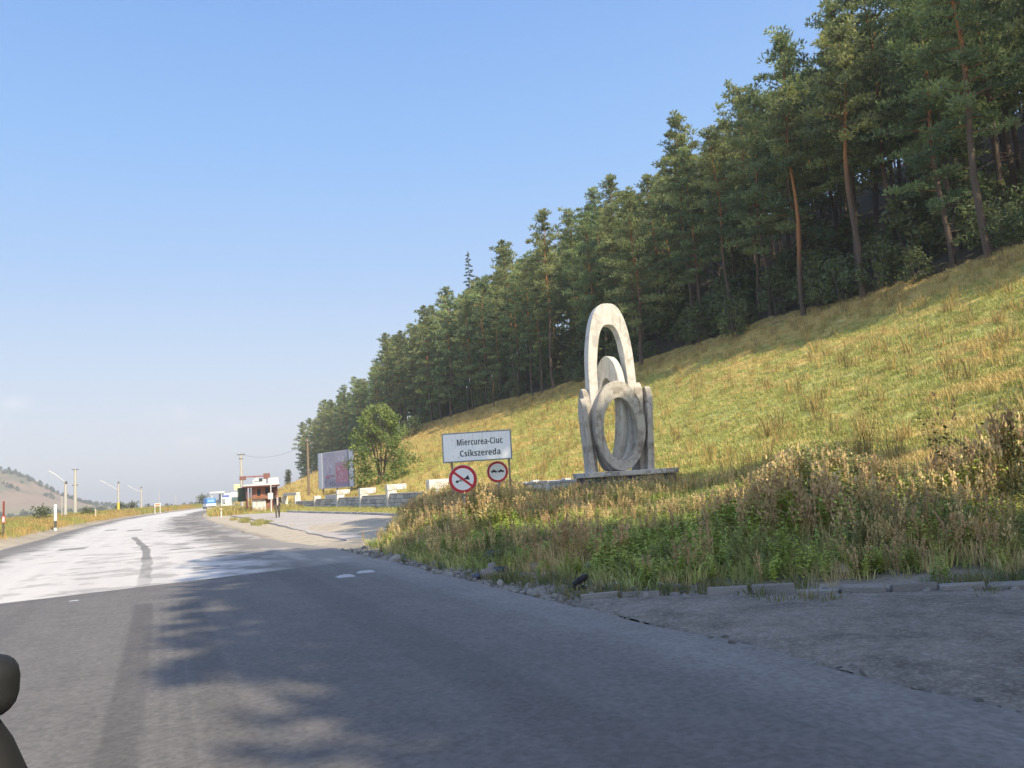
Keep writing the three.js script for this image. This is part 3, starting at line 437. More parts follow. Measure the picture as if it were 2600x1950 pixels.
  scatter('seed_stalks', 'brown withered seed stalks among the grass of the right verge', 'weeds', seedStalk(5, 1.25, one, [0.6, 0.55, 0.5]), K, 1.2);
  scatter('leafy_weeds', 'bright green leafy weeds among the dry grass of the right verge', 'weeds', leafyWeed(6, 0.85, 22, 0.21, 0.5, one, dim, [0.8, 0.8, 0.8]), L1, 1.2);
  scatter('leafy_weeds', 'dark olive narrow leaved weeds among the dry grass of the right verge', 'weeds', leafyWeed(7, 1.2, 22, 0.12, 0.3, one, dim, [0.9, 0.7, 0.6]), L2, 1.2);
  scatter('low_grass', 'low green grass and herbs along the foot of the right verge', 'grass', bladeClump(8, 18, 0.26, 0.2, 0.009, 1.1, one, dim), C, 1.2);
  // strip before the wall, island by the kiosk, left verge
  const W = [];
  for (let i = 0; i < 9000; i++) { const z = -40 - rnd() * 80, x = 12.6 + rnd() * 3.6; if (rnd() < 0.35) continue; W.push({ x: x + (z < -86 ? -rnd() * 5 : 0), y: G(x, z), z, r: rnd() * 6.28, s: 0.35 + rnd() * 0.5 + ss(15, 16, x) * 0.4, c: mixc([0.28, 0.33, 0.08], [0.58, 0.5, 0.2], rnd()) }); }
  for (let i = 0; i < 5000; i++) { const z = -93 - rnd() * 70, c0 = roadC(z), x = c0 + 4.8 + rnd() * 9; W.push({ x, y: G(x, z), z, r: rnd() * 6.28, s: 0.8 + rnd() * 1.3, c: mixc([0.32, 0.34, 0.1], [0.58, 0.43, 0.17], rnd()) }); }
  for (let i = 0; i < 1400; i++) { const z = -36 - rnd() * 34, x = 5.2 + rnd() * 1.1; if (fbm(x, z * 0.3) < 0.60) continue; W.push({ x, y: G(x, z), z, r: rnd() * 6.28, s: 0.4 + rnd() * 0.4, c: mixc([0.2, 0.24, 0.06], [0.5, 0.42, 0.2], rnd()) }); }
  scatter('verge_grass', 'yellow green grass before the stone wall and round the kiosk', 'grass', bladeClump(9, 14, 0.42, 0.3, 0.016, 0.8, one, dim), W);
  const V = [];
  for (let i = 0; i < 26000; i++) { const z = -28 - Math.pow(rnd(), 1.3) * 230, c0 = roadC(z), u = -7.6 - rnd() * 16, x = u + c0, n = fbm(x * 0.2, z * 0.1, 3); V.push({ x, y: G(x, z), z, r: rnd() * 6.28, s: (0.4 + rnd() * 0.6) * (1 + 0.8 * ss(-60, -160, z)), c: n > 0.5 ? mixc([0.58, 0.42, 0.16], [0.44, 0.33, 0.12], rnd()) : mixc([0.30, 0.34, 0.09], [0.48, 0.42, 0.15], rnd()) }); }
  scatter('verge_grass', 'yellow and green grass along the left side of the road', 'grass', bladeClump(10, 14, 0.42, 0.3, 0.016, 0.8, one, dim), V);
  // three tall plants at the right end of the verge
  const tw = new THREE.Group(); { const m = new THREE.Mesh(mergeGeometries([leafyWeed(17, 1.7, 46, 0.2, 0.55, [0.085, 0.115, 0.045], [0.15, 0.16, 0.06], [0.16, 0.11, 0.07]), leafyWeed(18, 1.9, 46, 0.17, 0.7, [0.085, 0.11, 0.045], [0.17, 0.16, 0.07], [0.16, 0.11, 0.07])]), vegM); m.name = 'leaves'; const s = new THREE.Mesh(seedStalk(19, 2.0, [0.3, 0.2, 0.1], [0.16, 0.12, 0.07]), vegM); s.name = 'seed_head'; for (const q of [m, s]) { q.castShadow = q.receiveShadow = true; tw.add(q); } }
  place(tw, 'tall_weed', 13, -10.6, 1.0, 0, 'tall dark bushy weed at the right end of the verge, the farther of two', 'weed');
  place(tw, 'tall_weed', 11.9, -8.2, 0.85, 2, 'tall dark bushy weed at the right edge of the picture, the nearer of two', 'weed');
}

// ---------------------------------------------------------------- concrete monument
const noiseMap = (base, dirt, f = 6, dirtS = 0.5, W = 512) => mapTex(W, W, (u, v) => { const a = vnp(u * f, v * f, f) * 0.5 + vnp(u * f * 3, v * f * 3, f * 3) * 0.3 + vnp(u * f * 12, v * f * 12, f * 12) * 0.2; return mixc(base, dirt, ss(0.48, 0.78, a) * dirtS); });
function boxUV(g, k) { const p = g.attributes.position, n = g.attributes.normal, u = new Float32Array(p.count * 2); for (let i = 0; i < p.count; i++) { const x = Math.abs(n.getX(i)), y = Math.abs(n.getY(i)), z = Math.abs(n.getZ(i)); if (y > x && y > z) { u[i * 2] = p.getX(i) * k; u[i * 2 + 1] = p.getZ(i) * k; } else if (x > z) { u[i * 2] = p.getZ(i) * k; u[i * 2 + 1] = p.getY(i) * k; } else { u[i * 2] = p.getX(i) * k; u[i * 2 + 1] = p.getY(i) * k; } } g.setAttribute('uv', new THREE.BufferAttribute(u, 2)); return g; }
{
  const concT = mapTex(512, 512, (u, v) => { const a = vnp(u * 5, v * 5, 5) * 0.5 + vnp(u * 16, v * 16, 16) * 0.3 + vnp(u * 70, v * 70, 70) * 0.2, drip = vnp(u * 26, v * 3, 26); return mixc([0.54, 0.50, 0.44], [0.25, 0.215, 0.17], cl(ss(0.42, 0.72, a) * 0.75 + ss(0.55, 0.88, drip) * 0.5)); });
  const white = M(1, 1, 1, 0.8, { map: mapTex(512, 512, (u, v) => { const a = vnp(u * 5, v * 5, 5) * 0.5 + vnp(u * 16, v * 16, 16) * 0.3 + vnp(u * 70, v * 70, 70) * 0.2, drip = vnp(u * 22, v * 3, 22); return mixc([0.68, 0.66, 0.61], [0.40, 0.365, 0.31], cl(ss(0.48, 0.8, a) * 0.6 + ss(0.62, 0.92, drip) * 0.55)); }), bumpMap: bumpT, bumpScale: 0.01 });
  const conc = M(1, 1, 1, 0.88, { map: concT, bumpMap: bumpT, bumpScale: 0.015 });
  const m = grp('monument', 16.86, 1.74, -28.83, -10 * R);
  tag(m, 'tall whitewashed concrete monument of interlocking upright rings on a low plinth, behind the road signs', 'monument');
  const ring = (name, mat, o) => { // an upright oval ring, thicker at the top
    const s = new THREE.Shape(), h = new THREE.Path(), N = 56;
    for (let i = 0; i <= N; i++) { const a = i / N * 2 * Math.PI, c = Math.cos(a), q = Math.sin(a), x = Math.sign(c) * Math.pow(Math.abs(c), o.e || 1) * o.w, y = o.cy + q * o.h; i ? s.lineTo(x, y) : s.moveTo(x, y); }
    for (let i = 0; i <= N; i++) { const a = -i / N * 2 * Math.PI, c = Math.cos(a), q = Math.sin(a), x = Math.sign(c) * Math.pow(Math.abs(c), o.e || 1) * o.iw, y = o.icy + q * o.ih; i ? h.lineTo(x, y) : h.moveTo(x, y); }
    s.holes.push(h);
    const g = new THREE.ExtrudeGeometry(s, { depth: o.d, bevelEnabled: true, bevelThickness: 0.03, bevelSize: 0.03, bevelSegments: 2, curveSegments: 8 }); g.translate(0, 0, -o.d / 2);
    const me = mesh(name, boxUV(rough(g, 0.03, 2.2, o.w * 10), 0.45), mat, m); me.position.set(o.x, 0, o.z); me.rotation.y = o.ry || 0; me.rotation.z = 0; if (o.rz) me.rotation.set(0, o.ry, o.rz); return me;
  };
  ring('tall_ring', white, { w: 0.97, h: 3.37, cy: 3.35, iw: 0.66, ih: 2.75, icy: 3.14, d: 0.46, x: -0.13, z: 0.0, e: 0.70 });
  ring('inner_ring', white, { w: 0.76, h: 2.28, cy: 2.33, iw: 0.48, ih: 1.75, icy: 2.02, d: 0.34, x: -0.30, z: -0.42, ry: -58 * R, rz: -5 * R });
  ring('front_ring', conc, { w: 1.02, h: 1.73, cy: 1.76, iw: 0.71, ih: 1.27, icy: 1.60, d: 0.36, x: -0.13, z: 0.56 });
  const slab = (name, mat, w, h, d, x, z, tilt, top = 0.12) => { const s = new THREE.Shape(); s.moveTo(-d / 2, 0); s.lineTo(d / 2, 0); s.lineTo(d / 2 * 0.95, h * 0.8); s.quadraticCurveTo(d / 2 * 0.9, h, d * 0.1, h); s.lineTo(-d * 0.2, h - top); s.lineTo(-d / 2, h * 0.82); s.closePath(); const g = new THREE.ExtrudeGeometry(s, { depth: w, bevelEnabled: true, bevelThickness: 0.02, bevelSize: 0.02, bevelSegments: 1 }); g.rotateY(-Math.PI / 2); g.translate(w / 2, 0, 0); const me = mesh(name, boxUV(rough(g, 0.03, 2.5, x * 7), 0.45), mat, m); me.position.set(x, 0, z); me.rotation.z = tilt; return me; };
  slab('side_fin', conc, 0.24, 3.32, 0.85, -1.13, -0.18, 2.0 * R); slab('side_fin', conc, 0.16, 2.9, 0.7, -1.30, 0.18, 3.4 * R);
  slab('side_fin', conc, 0.28, 3.5, 0.95, 0.86, -0.1, -1.0 * R); slab('side_fin', conc, 0.2, 3.3, 0.9, 1.12, 0.1, -3.2 * R);
  slab('side_fin', conc, 0.14, 2.6, 0.6, 0.98, 0.4, -4.5 * R);
  const pl = mesh('plinth', boxUV(rough(new RoundedBoxGeometry(3.5, 1.05, 1.8, 3, 0.03), 0.05, 2), 0.4), M(1, 1, 1, 0.9, { map: mapTex(512, 512, (u, v) => { const a = vnp(u * 7, v * 7, 7) * 0.55 + vnp(u * 30, v * 30, 30) * 0.45; return mixc([0.11, 0.10, 0.095], [0.26, 0.235, 0.21], ss(0.4, 0.7, a)); }), bumpMap: bumpT, bumpScale: 0.03 }), m); pl.position.set(0.14, -0.72, 0.15);
  const top = mesh('plinth_slab', boxUV(rough(new RoundedBoxGeometry(3.72, 0.2, 2.0, 3, 0.03), 0.05, 2), 0.4), M(1, 1, 1, 0.9, { map: noiseMap([0.62, 0.58, 0.53], [0.2, 0.18, 0.16], 9, 0.8), bumpMap: bumpT, bumpScale: 0.02 }), m); top.position.set(0.14, -0.1, 0.15);
  // old white paint scrawls flaking off the dark plinth
  const rnd = rng(3), S = new Soup(); for (let i = 0; i < 46; i++) { const x = -0.7 + rnd() * 1.9, y = -0.34 - rnd() * 0.42, w = 0.025 + rnd() * 0.05, h = 0.03 + rnd() * 0.07, c = [0.66, 0.63, 0.58], t = (rnd() - 0.5) * 0.05; S.quad([x - w, y - h + t, 1.092], [x + w, y - h, 1.092], [x + w + t, y + h, 1.092], [x - w + t, y + h * 0.8, 1.092], c); }
  mesh('paint_scrawl', S.geo(), M(1, 1, 1, 0.9, { vertexColors: true }), m);
}

// ---------------------------------------------------------------- walls along the forecourt
const chalk = M(1, 1, 1, 0.88, { map: noiseMap([0.78, 0.74, 0.68], [0.36, 0.32, 0.28], 7, 0.75), bumpMap: bumpT, bumpScale: 0.02 });
const stoneMs = [[0.50, 0.49, 0.47], [0.62, 0.60, 0.56], [0.40, 0.40, 0.40], [0.68, 0.65, 0.60]].map((c) => M(...c, 0.92, { bumpMap: bumpT, bumpScale: 0.03 }));
const capM = M(1, 1, 1, 0.9, { map: noiseMap([0.56, 0.53, 0.49], [0.25, 0.23, 0.21], 7, 0.8) });
{
  const rnd = rng(19), X = 16.3;
  const w = grp('stone_wall', X, 0, -85); tag(w, 'low grey stone wall with whitewashed pillars along the back of the forecourt', 'wall');
  const stoneG = [0, 1, 2, 3].map((k) => rough(new RoundedBoxGeometry(0.34, 0.28, 0.9, 1, 0.04), 0.07, 4, k * 9));
  const pill = [-51.7, -62.4, -71.8, -82.0, -95.0, -109.5, -121], hs = [2.05, 1.98, 1.86, 1.9, 1.5, 1.75, 1.75];
  pill.forEach((z, i) => { const lz = z + 85, g = boxUV(rough(new RoundedBoxGeometry(0.72, hs[i], 0.6, 2, 0.03), 0.05, 3, i), 0.5), p = mesh('pillar', g, chalk, w); p.position.set(0, hs[i] / 2 - 0.05, lz);
    if (i < 4) { const L = [2.1, 1.5, 1.4, 1.3][i], h = [0.62, 0.42, 0.5, 0.42][i]; const c = mesh('cap_block', boxUV(rough(new RoundedBoxGeometry(L, h, 0.66, 2, 0.03), 0.05, 3, i * 3), 0.5), chalk, w); c.position.set(L / 2 - 0.38, hs[i] - h / 2 + 0.02, lz + 0.03); }
    if (i === 5) { const c = mesh('cap_block', boxUV(rough(new RoundedBoxGeometry(0.5, 0.34, 12.4, 2, 0.03), 0.05, 3, 8), 0.5), chalk, w); c.position.set(0.04, hs[i] + 0.14, lz - 5.9); } });
  for (let i = 0; i < 5; i++) { // stone bays, near one first
    const a = pill[i] - 0.3, b = pill[i + 1] + 0.3, H = [1.28, 1.2, 1.12, 1.08, 0.9][i], rows = 4, rh = H / rows;
    const core = mesh('wall_core', box(0.3, H, a - b, 0.08, H / 2 - 0.05, (a + b) / 2 + 85), M(0.12, 0.115, 0.11, 0.95), w);
    for (let r = 0; r < rows; r++) { let z = b; while (z < a - 0.2) { const L = Math.min(a - z, 0.7 + rnd() * 0.9); const s = mesh('stone', stoneG[Math.floor(rnd() * 4)], stoneMs[Math.floor(rnd() * 4)], w); s.scale.set(1 + rnd() * 0.12, rh / 0.28 * 0.93, L / 0.9 * 0.96); s.position.set(0.0, r * rh + rh / 2 - 0.03, z + L / 2 + 85); z += L; } }
    const c = mesh('coping', boxUV(rough(new RoundedBoxGeometry(0.52, 0.09, a - b - 0.05, 1, 0.02), 0.03, 3, i), 0.5), capM, w); c.position.set(0.04, H + 0.005, (a + b) / 2 + 85);
    if (i === 3 ) { const up = mesh('stone_panel', boxUV(rough(new RoundedBoxGeometry(0.3, 0.42, 9, 1, 0.03), 0.06, 3), 0.5), stoneMs[0], w); up.position.set(0.5, H + 0.2, (a + b) / 2 + 86); }
  }
  // whitewashed low wall between the stone wall and the monument
  const l = grp('low_wall', 16.7, 0.7, -38); tag(l, 'low flaking whitewashed wall running to the left side of the monument plinth', 'wall');
  mesh('wall_body', boxUV(rough(box(0.4, 0.9, 14.6, 0, 0.25, 0.9), 0.04, 2), 0.5), chalk, l);
  for (let i = 0; i < 12; i++) { const c = mesh('coping_stone', rough(rbox(0.52, 0.12, 1.14, 0.02), 0.05, 3, i), i % 3 ? chalk : capM, l); c.position.set(0, 0.77, -5.8 + i * 1.21); c.rotation.z = (rnd() - 0.5) * 0.06; }
  for (const z of [1.2, 4.6]) { const p = mesh('post', rough(rbox(0.34, 1.5, 0.34, 0.03, 0.05, 0.15, z), 0.04, 3), chalk, l); }
}
// broken kerb on the right, and the kerb of the forecourt
{
  const rnd = rng(29), kM = [0.42, 0.36, 0.47].map((k) => M(k, k * 0.96, k * 0.9, 0.92, { bumpMap: bumpT, bumpScale: 0.02 }));
  const k = grp('kerb', 4.93, 0, -9.22); tag(k, 'broken pale concrete kerb crossing the rubble at the foot of the right verge', 'kerb');
  const dx = 3.56, dz = 2.97, L = Math.hypot(dx, dz), a = Math.atan2(dx, dz);
  for (let i = 0; i < 16; i++) { if (i === 2 || i === 11) continue; const s = 0.06 + i * 0.5, x = dx / L * s, z = dz / L * s; const m = mesh('kerb_stone', rough(new RoundedBoxGeometry(0.16, 0.2, 0.47, 4, 0.02), 0.07, 5, i * 3), kM[i % 3], k); m.position.set(x + (rnd() - 0.5) * 0.06, 0.015 + (rnd() - 0.5) * 0.05 + (rnd() - 0.5) * 0.03 + G(4.93 + x, -9.22 + z), z); m.rotation.set((rnd() - 0.5) * 0.1, a + (rnd() - 0.5) * 0.1, (rnd() - 0.5) * 0.4); }
  const f = grp('kerb', 12.3, 0, -65); tag(f, 'long low kerb along the far edge of the forecourt below the stone wall', 'kerb');
  for (let i = 0; i < 23; i++) { const z = -45.6 - i * 1.7, x = 12.55 - Math.max(0, -z - 55) * 0.036; const m = mesh('kerb_stone', rough(rbox(0.2, 0.26, 1.64, 0.02), 0.04, 3, i), kM[i % 3], f); m.position.set(x - 12.3, 0.08, z + 65); m.rotation.y = 0.02 + (rnd() - 0.5) * 0.02; }
}

// ---------------------------------------------------------------- road signs
const zinc = M(0.42, 0.43, 0.44, 0.5, { metalness: 0.5 }), backM = M(0.35, 0.36, 0.37, 0.6, { metalness: 0.3 });
function canvasTex(w, h, draw) { const c = document.createElement('canvas'); c.width = w; c.height = h; const x = c.getContext('2d'); draw(x, w, h); const t = new THREE.CanvasTexture(c); t.colorSpace = THREE.SRGBColorSpace; t.magFilter = THREE.LinearFilter; return t; }
{
  const cx = 10.48, cz = -27.86, W = 2.52, H = 1.06, base = G(cx, cz);
  const s = grp('town_sign', cx, base, cz, -20 * R * 0 + Math.atan2(-2.22, 0) * 0 - 29.5 * R); tag(s, 'white rectangular town name sign with grey border on two thin posts above the weeds', 'road sign');
  const yc = 2.9 - base;
  const p = mesh('panel', rbox(W, H, 0.04, 0.015, 0, yc, 0), backM, s);
  const face = new THREE.PlaneGeometry(W - 0.02, H - 0.02); face.translate(0, yc, 0.024);
  mesh('lettering', face, M(1, 1, 1, 0.35, { map: canvasTex(1024, 432, (g, w, h) => {
    g.fillStyle = '#fbfdfd'; g.fillRect(0, 0, w, h); g.strokeStyle = '#8f979c'; g.lineWidth = 16; g.strokeRect(8, 8, w - 16, h - 16);
    g.fillStyle = '#454b52'; g.textAlign = 'left'; g.textBaseline = 'alphabetic';
    const put = (t, x0, x1, y, size) => { g.save(); g.font = '600 ' + size + 'px sans-serif'; const m = g.measureText(t).width; g.translate(x0, y); g.scale((x1 - x0) / m, 1); g.fillText(t, 0, 0); g.fillText(t, 2, 0); g.restore(); };
    put('Miercurea-Ciuc', 212, 900, 190, 128); put('Csíkszereda', 250, 862, 356, 126); g.beginPath(); g.arc(238, 366, 8, 0, 7); g.fill();
    g.fillStyle = 'rgba(120,125,120,0.18)'; const r = rng(8); for (let i = 0; i < 40; i++) g.fillRect(r() * w, r() * h, 3 + r() * 10, 2 + r() * 26); g.fillStyle = 'rgba(110,105,90,0.10)'; for (let i = 0; i < 26; i++) g.fillRect(r() * w, 0, 2 + r() * 12, 30 + r() * 260); g.fillStyle = 'rgba(120,60,30,0.35)'; for (const x of [150, 868]) for (const y of [96, 336]) { g.fillRect(x, y, 5, 26 + r() * 30); g.fillRect(x - 4, y - 4, 12, 10); }
  }) }), s);
  for (const x of [-0.95, 1.12]) { mesh('post', cyl(0.035, 0.035, yc + H / 2 - 0.04 + 0.3, 10, x, -0.3, -0.06), M(0.30, 0.22, 0.16, 0.7), s); }
  for (const x of [-0.95, 1.12]) for (const dy of [-0.3, 0.3]) mesh('bracket', rbox(0.14, 0.05, 0.05, 0.008, x, yc + dy, -0.045), zinc, s);
}
function roundSign(name, label, x, y, z, r, turn, draw, postX) {
  const base = G(x, z), s = grp(name, x, base, z, turn); tag(s, label, 'road sign'); const yc = y - base;
  const d = new THREE.CylinderGeometry(r, r, 0.02, 48); d.rotateX(Math.PI / 2); d.translate(0, yc, 0); mesh('disc', d, backM, s);
  const rim = new THREE.TorusGeometry(r - 0.006, 0.014, 8, 56); rim.translate(0, yc, 0); mesh('rim', rim, zinc, s);
  const f = new THREE.CircleGeometry(r - 0.01, 56); f.translate(0, yc, 0.014); mesh('face', f, M(1, 1, 1, 0.35, { map: canvasTex(512, 512, draw) }), s);
  mesh('post', cyl(0.036, 0.036, yc + r * 0.7 + 0.3, 12, 0.02, -0.3, -0.055), zinc, s); for (const dy of [-r * 0.45, r * 0.45]) mesh('bracket', rbox(0.12, 0.04, 0.06, 0.008, 0.02, yc + dy, -0.04), zinc, s);
}
const disc = (g, lw) => { g.fillStyle = '#c9202f'; g.fillRect(0, 0, 512, 512); g.fillStyle = '#f6f9f9'; g.beginPath(); g.arc(256, 256, 256 - lw, 0, 7); g.fill(); };
roundSign('no_horn_sign', 'larger round red and white prohibition sign with a red slash across a black horn', 8.36, 1.72, -23.56, 0.42, -19 * R, (g) => {
  disc(g, 52); g.fillStyle = '#23262f'; g.strokeStyle = '#23262f'; g.save(); g.translate(256, 262); g.rotate(-0.28);
  g.beginPath(); g.ellipse(-112, 4, 30, 24, 0, 0, 7); g.fill(); g.fillRect(-90, -7, 110, 14); g.beginPath(); g.moveTo(10, -7); g.quadraticCurveTo(60, -12, 108, -46); g.lineTo(120, -46); g.lineTo(120, 44); g.lineTo(108, 44); g.quadraticCurveTo(60, 12, 10, 7); g.fill(); g.lineWidth = 9; g.beginPath(); g.ellipse(-20, 0, 42, 26, 0, 0, 7); g.stroke(); g.restore();
  g.strokeStyle = '#c9202f'; g.lineWidth = 44; g.beginPath(); g.moveTo(90, 120); g.lineTo(422, 392); g.stroke();
});
roundSign('vehicle_distance_sign', 'smaller round red rimmed sign with two black vehicles, under the town sign right end', 11.40, 1.96, -28.3, 0.385, -22 * R, (g) => {
  disc(g, 50); g.fillStyle = '#25272d'; for (const [x, m] of [[168, 1], [344, 1]]) { g.fillRect(x - 72, 228, 144, 34); g.beginPath(); g.moveTo(x - 44, 230); g.lineTo(x - 30, 202); g.lineTo(x + 26, 202); g.lineTo(x + 44, 230); g.fill(); for (const w of [-42, 42]) { g.beginPath(); g.arc(x + w, 262, 17, 0, 7); g.fill(); } }
  g.fillRect(252, 190, 7, 96);
});

// ---------------------------------------------------------------- billboard
{
  const ax = 18.55, az = -106.4, bx = 21.18, bz = -97.7, cx = (ax + bx) / 2, cz = (az + bz) / 2, W = Math.hypot(bx - ax, bz - az), H = 4.45;
  const turn = Math.atan2(-(bz - az), bx - ax), b = grp('billboard', cx, G(cx, cz), cz, turn), yc = 4.5 - G(cx, cz); tag(b, 'big framed billboard with faded violet and red posters behind the stone wall', 'billboard');
  const fr = M(0.55, 0.55, 0.60, 0.6);
  mesh('panel', rbox(W, H, 0.16, 0.02, 0, yc, 0), fr, b);
  const face = (u0, u1, draw, name) => { const g = new THREE.PlaneGeometry((u1 - u0) * W, H * 0.94); g.translate(((u0 + u1) / 2 - 0.5) * W, yc, 0.086); mesh(name, g, M(1, 1, 1, 0.5, { map: canvasTex(512, 512, draw) }), b); };
  const r = rng(12), blot = (g, n, cols, x, y, w, h) => { for (let i = 0; i < n; i++) { g.fillStyle = cols[Math.floor(r() * cols.length)]; g.fillRect(x + r() * w, y + r() * h, 12 + r() * 60, 8 + r() * 42); } };
  face(0.18, 0.50, (g) => { g.fillStyle = '#b5b0bd'; g.fillRect(0, 0, 512, 512); blot(g, 26, ['#a89fb2', '#b7b1c2'], 0, 0, 460, 120); g.fillStyle = '#b9b2c2'; g.beginPath(); g.ellipse(260, 230, 130, 170, 0, 0, 7); g.fill(); blot(g, 30, ['#c7c0cc', '#a59bb2', '#958aa4'], 120, 90, 220, 260); g.fillStyle = '#a08595'; g.fillRect(60, 330, 400, 26); blot(g, 18, ['#bd7c90', '#8a6d88'], 20, 330, 420, 60); g.fillStyle = '#9f9cac'; g.fillRect(0, 400, 512, 112); blot(g, 14, ['#8f8aa4', '#635f78'], 0, 410, 460, 70); }, 'poster');
  face(0.505, 0.86, (g) => { g.fillStyle = '#bbb5c2'; g.fillRect(0, 0, 512, 512); blot(g, 20, ['#d9d3dc', '#b5aebf'], 110, 20, 230, 110); g.fillStyle = '#b596a5'; g.fillRect(0, 150, 512, 90); g.fillStyle = '#c08a9c'; g.fillRect(0, 200, 512, 250); blot(g, 34, ['#d5a3b4', '#c4819a', '#e0c4cd', '#b86c88'], 60, 210, 330, 220); g.fillStyle = '#a48ba6'; g.fillRect(0, 450, 512, 62); blot(g, 12, ['#a892b0'], 20, 455, 440, 30); }, 'poster');
  for (const u of [0.08, 0.93]) mesh('side_strip', rbox(0.1 * W, H * 0.98, 0.05, 0.01, (u - 0.5) * W, yc, 0.09), M(0.72, 0.73, 0.77, 0.6), b);
  mesh('frame_bar', rbox(0.06 * W * 0.4, H * 0.96, 0.07, 0.01, 0.375 * W, yc, 0.1), M(0.16, 0.16, 0.2, 0.6), b);
  for (const u of [0.1, 0.5, 0.9]) mesh('post', cyl(0.09, 0.09, yc - H / 2 + 0.9, 10, (u - 0.5) * W, -0.9, -0.1), M(0.3, 0.3, 0.32, 0.6), b);
  for (const u of [0.1, 0.5, 0.9]) mesh('brace', box(0.07, H * 0.9, 0.08, (u - 0.5) * W, yc, -0.125), M(0.3, 0.3, 0.32, 0.6), b);
}

// ---------------------------------------------------------------- roadside kiosk
{
  const k = grp('kiosk', 9.95, G(9.95, -94.5), -94.5, -4 * R); k.scale.x = 0.92; tag(k, 'small brick red roadside kiosk with a white flat roof and posts beyond the forecourt', 'kiosk');
  const maroon = M(0.14, 0.05, 0.045, 0.7), brick = M(0.34, 0.17, 0.125, 0.85, { bumpMap: bumpT, bumpScale: 0.02 }), wood = M(0.20, 0.10, 0.055, 0.8), wh = M(1, 1, 1, 0.75, { map: noiseMap([0.74, 0.72, 0.69], [0.45, 0.42, 0.38], 5, 0.6, 256) }), glass = M(0.03, 0.035, 0.04, 0.15), or = M(0.55, 0.20, 0.07, 0.6);
  mesh('base_wall', boxUV(rough(rbox(1.5, 1.5, 1.6, 0.03, 0.0, 0.75, 0.1), 0.03, 3), 0.5), chalk, k);
  mesh('wall', rbox(2.2, 1.35, 1.9, 0.02, 0.35, 2.17, -0.3), brick, k);
  mesh('back_wall', rbox(1.4, 2.7, 1.5, 0.02, 1.35, 1.4, -0.6), brick, k);
  const w = mesh('window', rbox(0.62, 0.95, 0.06, 0.01, 0.0, 2.25, 0.68), or, k); mesh('pane', box(0.44, 0.76, 0.03, 0.0, 2.25, 0.712), glass, w);
  const w2 = mesh('window', rbox(0.5, 0.8, 0.06, 0.01, 0.95, 2.3, 0.68), wood, k); mesh('pane', box(0.36, 0.64, 0.03, 0.95, 2.3, 0.712), glass, w2);
  for (const [x, z] of [[-1.35, 1.0], [-1.35, -1.1]]) mesh('post', rbox(0.17, 2.9, 0.17, 0.01, x, 1.45, z), maroon, k);
  mesh('post', rbox(0.16, 2.9, 0.16, 0.01, -1.0, 1.45, 0.8), wood, k); mesh('post', rbox(0.2, 2.9, 0.16, 0.01, 2.0, 1.45, 0.9), maroon, k);
  mesh('roof', rbox(4.1, 0.16, 3.0, 0.02, 0.25, 3.03, 0), wh, k); mesh('fascia', rbox(4.16, 0.15, 3.06, 0.01, 0.25, 2.885, 0), maroon, k);
  mesh('roof_panel', rbox(1.15, 0.62, 1.4, 0.02, 1.68, 3.42, -0.1), wh, k); mesh('roof_panel', rbox(1.5, 0.5, 0.12, 0.02, 0.1, 3.38, 0.6), wh, k); mesh('roof_panel', rbox(0.5, 0.34, 0.1, 0.02, -0.25, 3.62, 0.75), wh, k);
  mesh('vent', box(0.4, 0.3, 0.1, 0.25, 3.58, 0.72), M(0.05, 0.05, 0.06, 0.5), k);
  const red = M(0.30, 0.11, 0.09, 0.7); mesh('sign_board', rbox(0.75, 0.42, 0.1, 0.02, -1.75, 3.86, 0.3), M(0.21, 0.10, 0.085, 0.7), k); mesh('sign_board', rbox(0.75, 0.62, 0.1, 0.02, 0.95, 3.95, 0.3), M(0.22, 0.10, 0.085, 0.7), k); mesh('sign_rail', rbox(2.0, 0.13, 0.08, 0.02, -0.4, 3.98, 0.3), red, k);
  for (const x of [-1.75, -0.4, 0.95]) mesh('sign_leg', rbox(0.07, 0.9, 0.07, 0.01, x, 3.5, 0.2), wood, k);
  mesh('counter', rbox(1.7, 0.08, 0.5, 0.01, 0.1, 1.55, 0.95), wood, k);
  mesh('side_screen', rbox(0.9, 1.5, 0.08, 0.01, -1.9, 2.1, -0.9), M(0.09, 0.12, 0.085, 0.8), k);
  const p = grp('stop_post', 10.4, G(10.4, -87.4), -87.4, -8 * R); tag(p, 'white post with a small white plate in front of the kiosk', 'post'); mesh('post', cyl(0.06, 0.05, 3.1, 10, 0, -0.1, 0), wh, p); mesh('plate', rbox(0.5, 0.62, 0.05, 0.02, -0.05, 1.75, 0.06), wh, p);
}

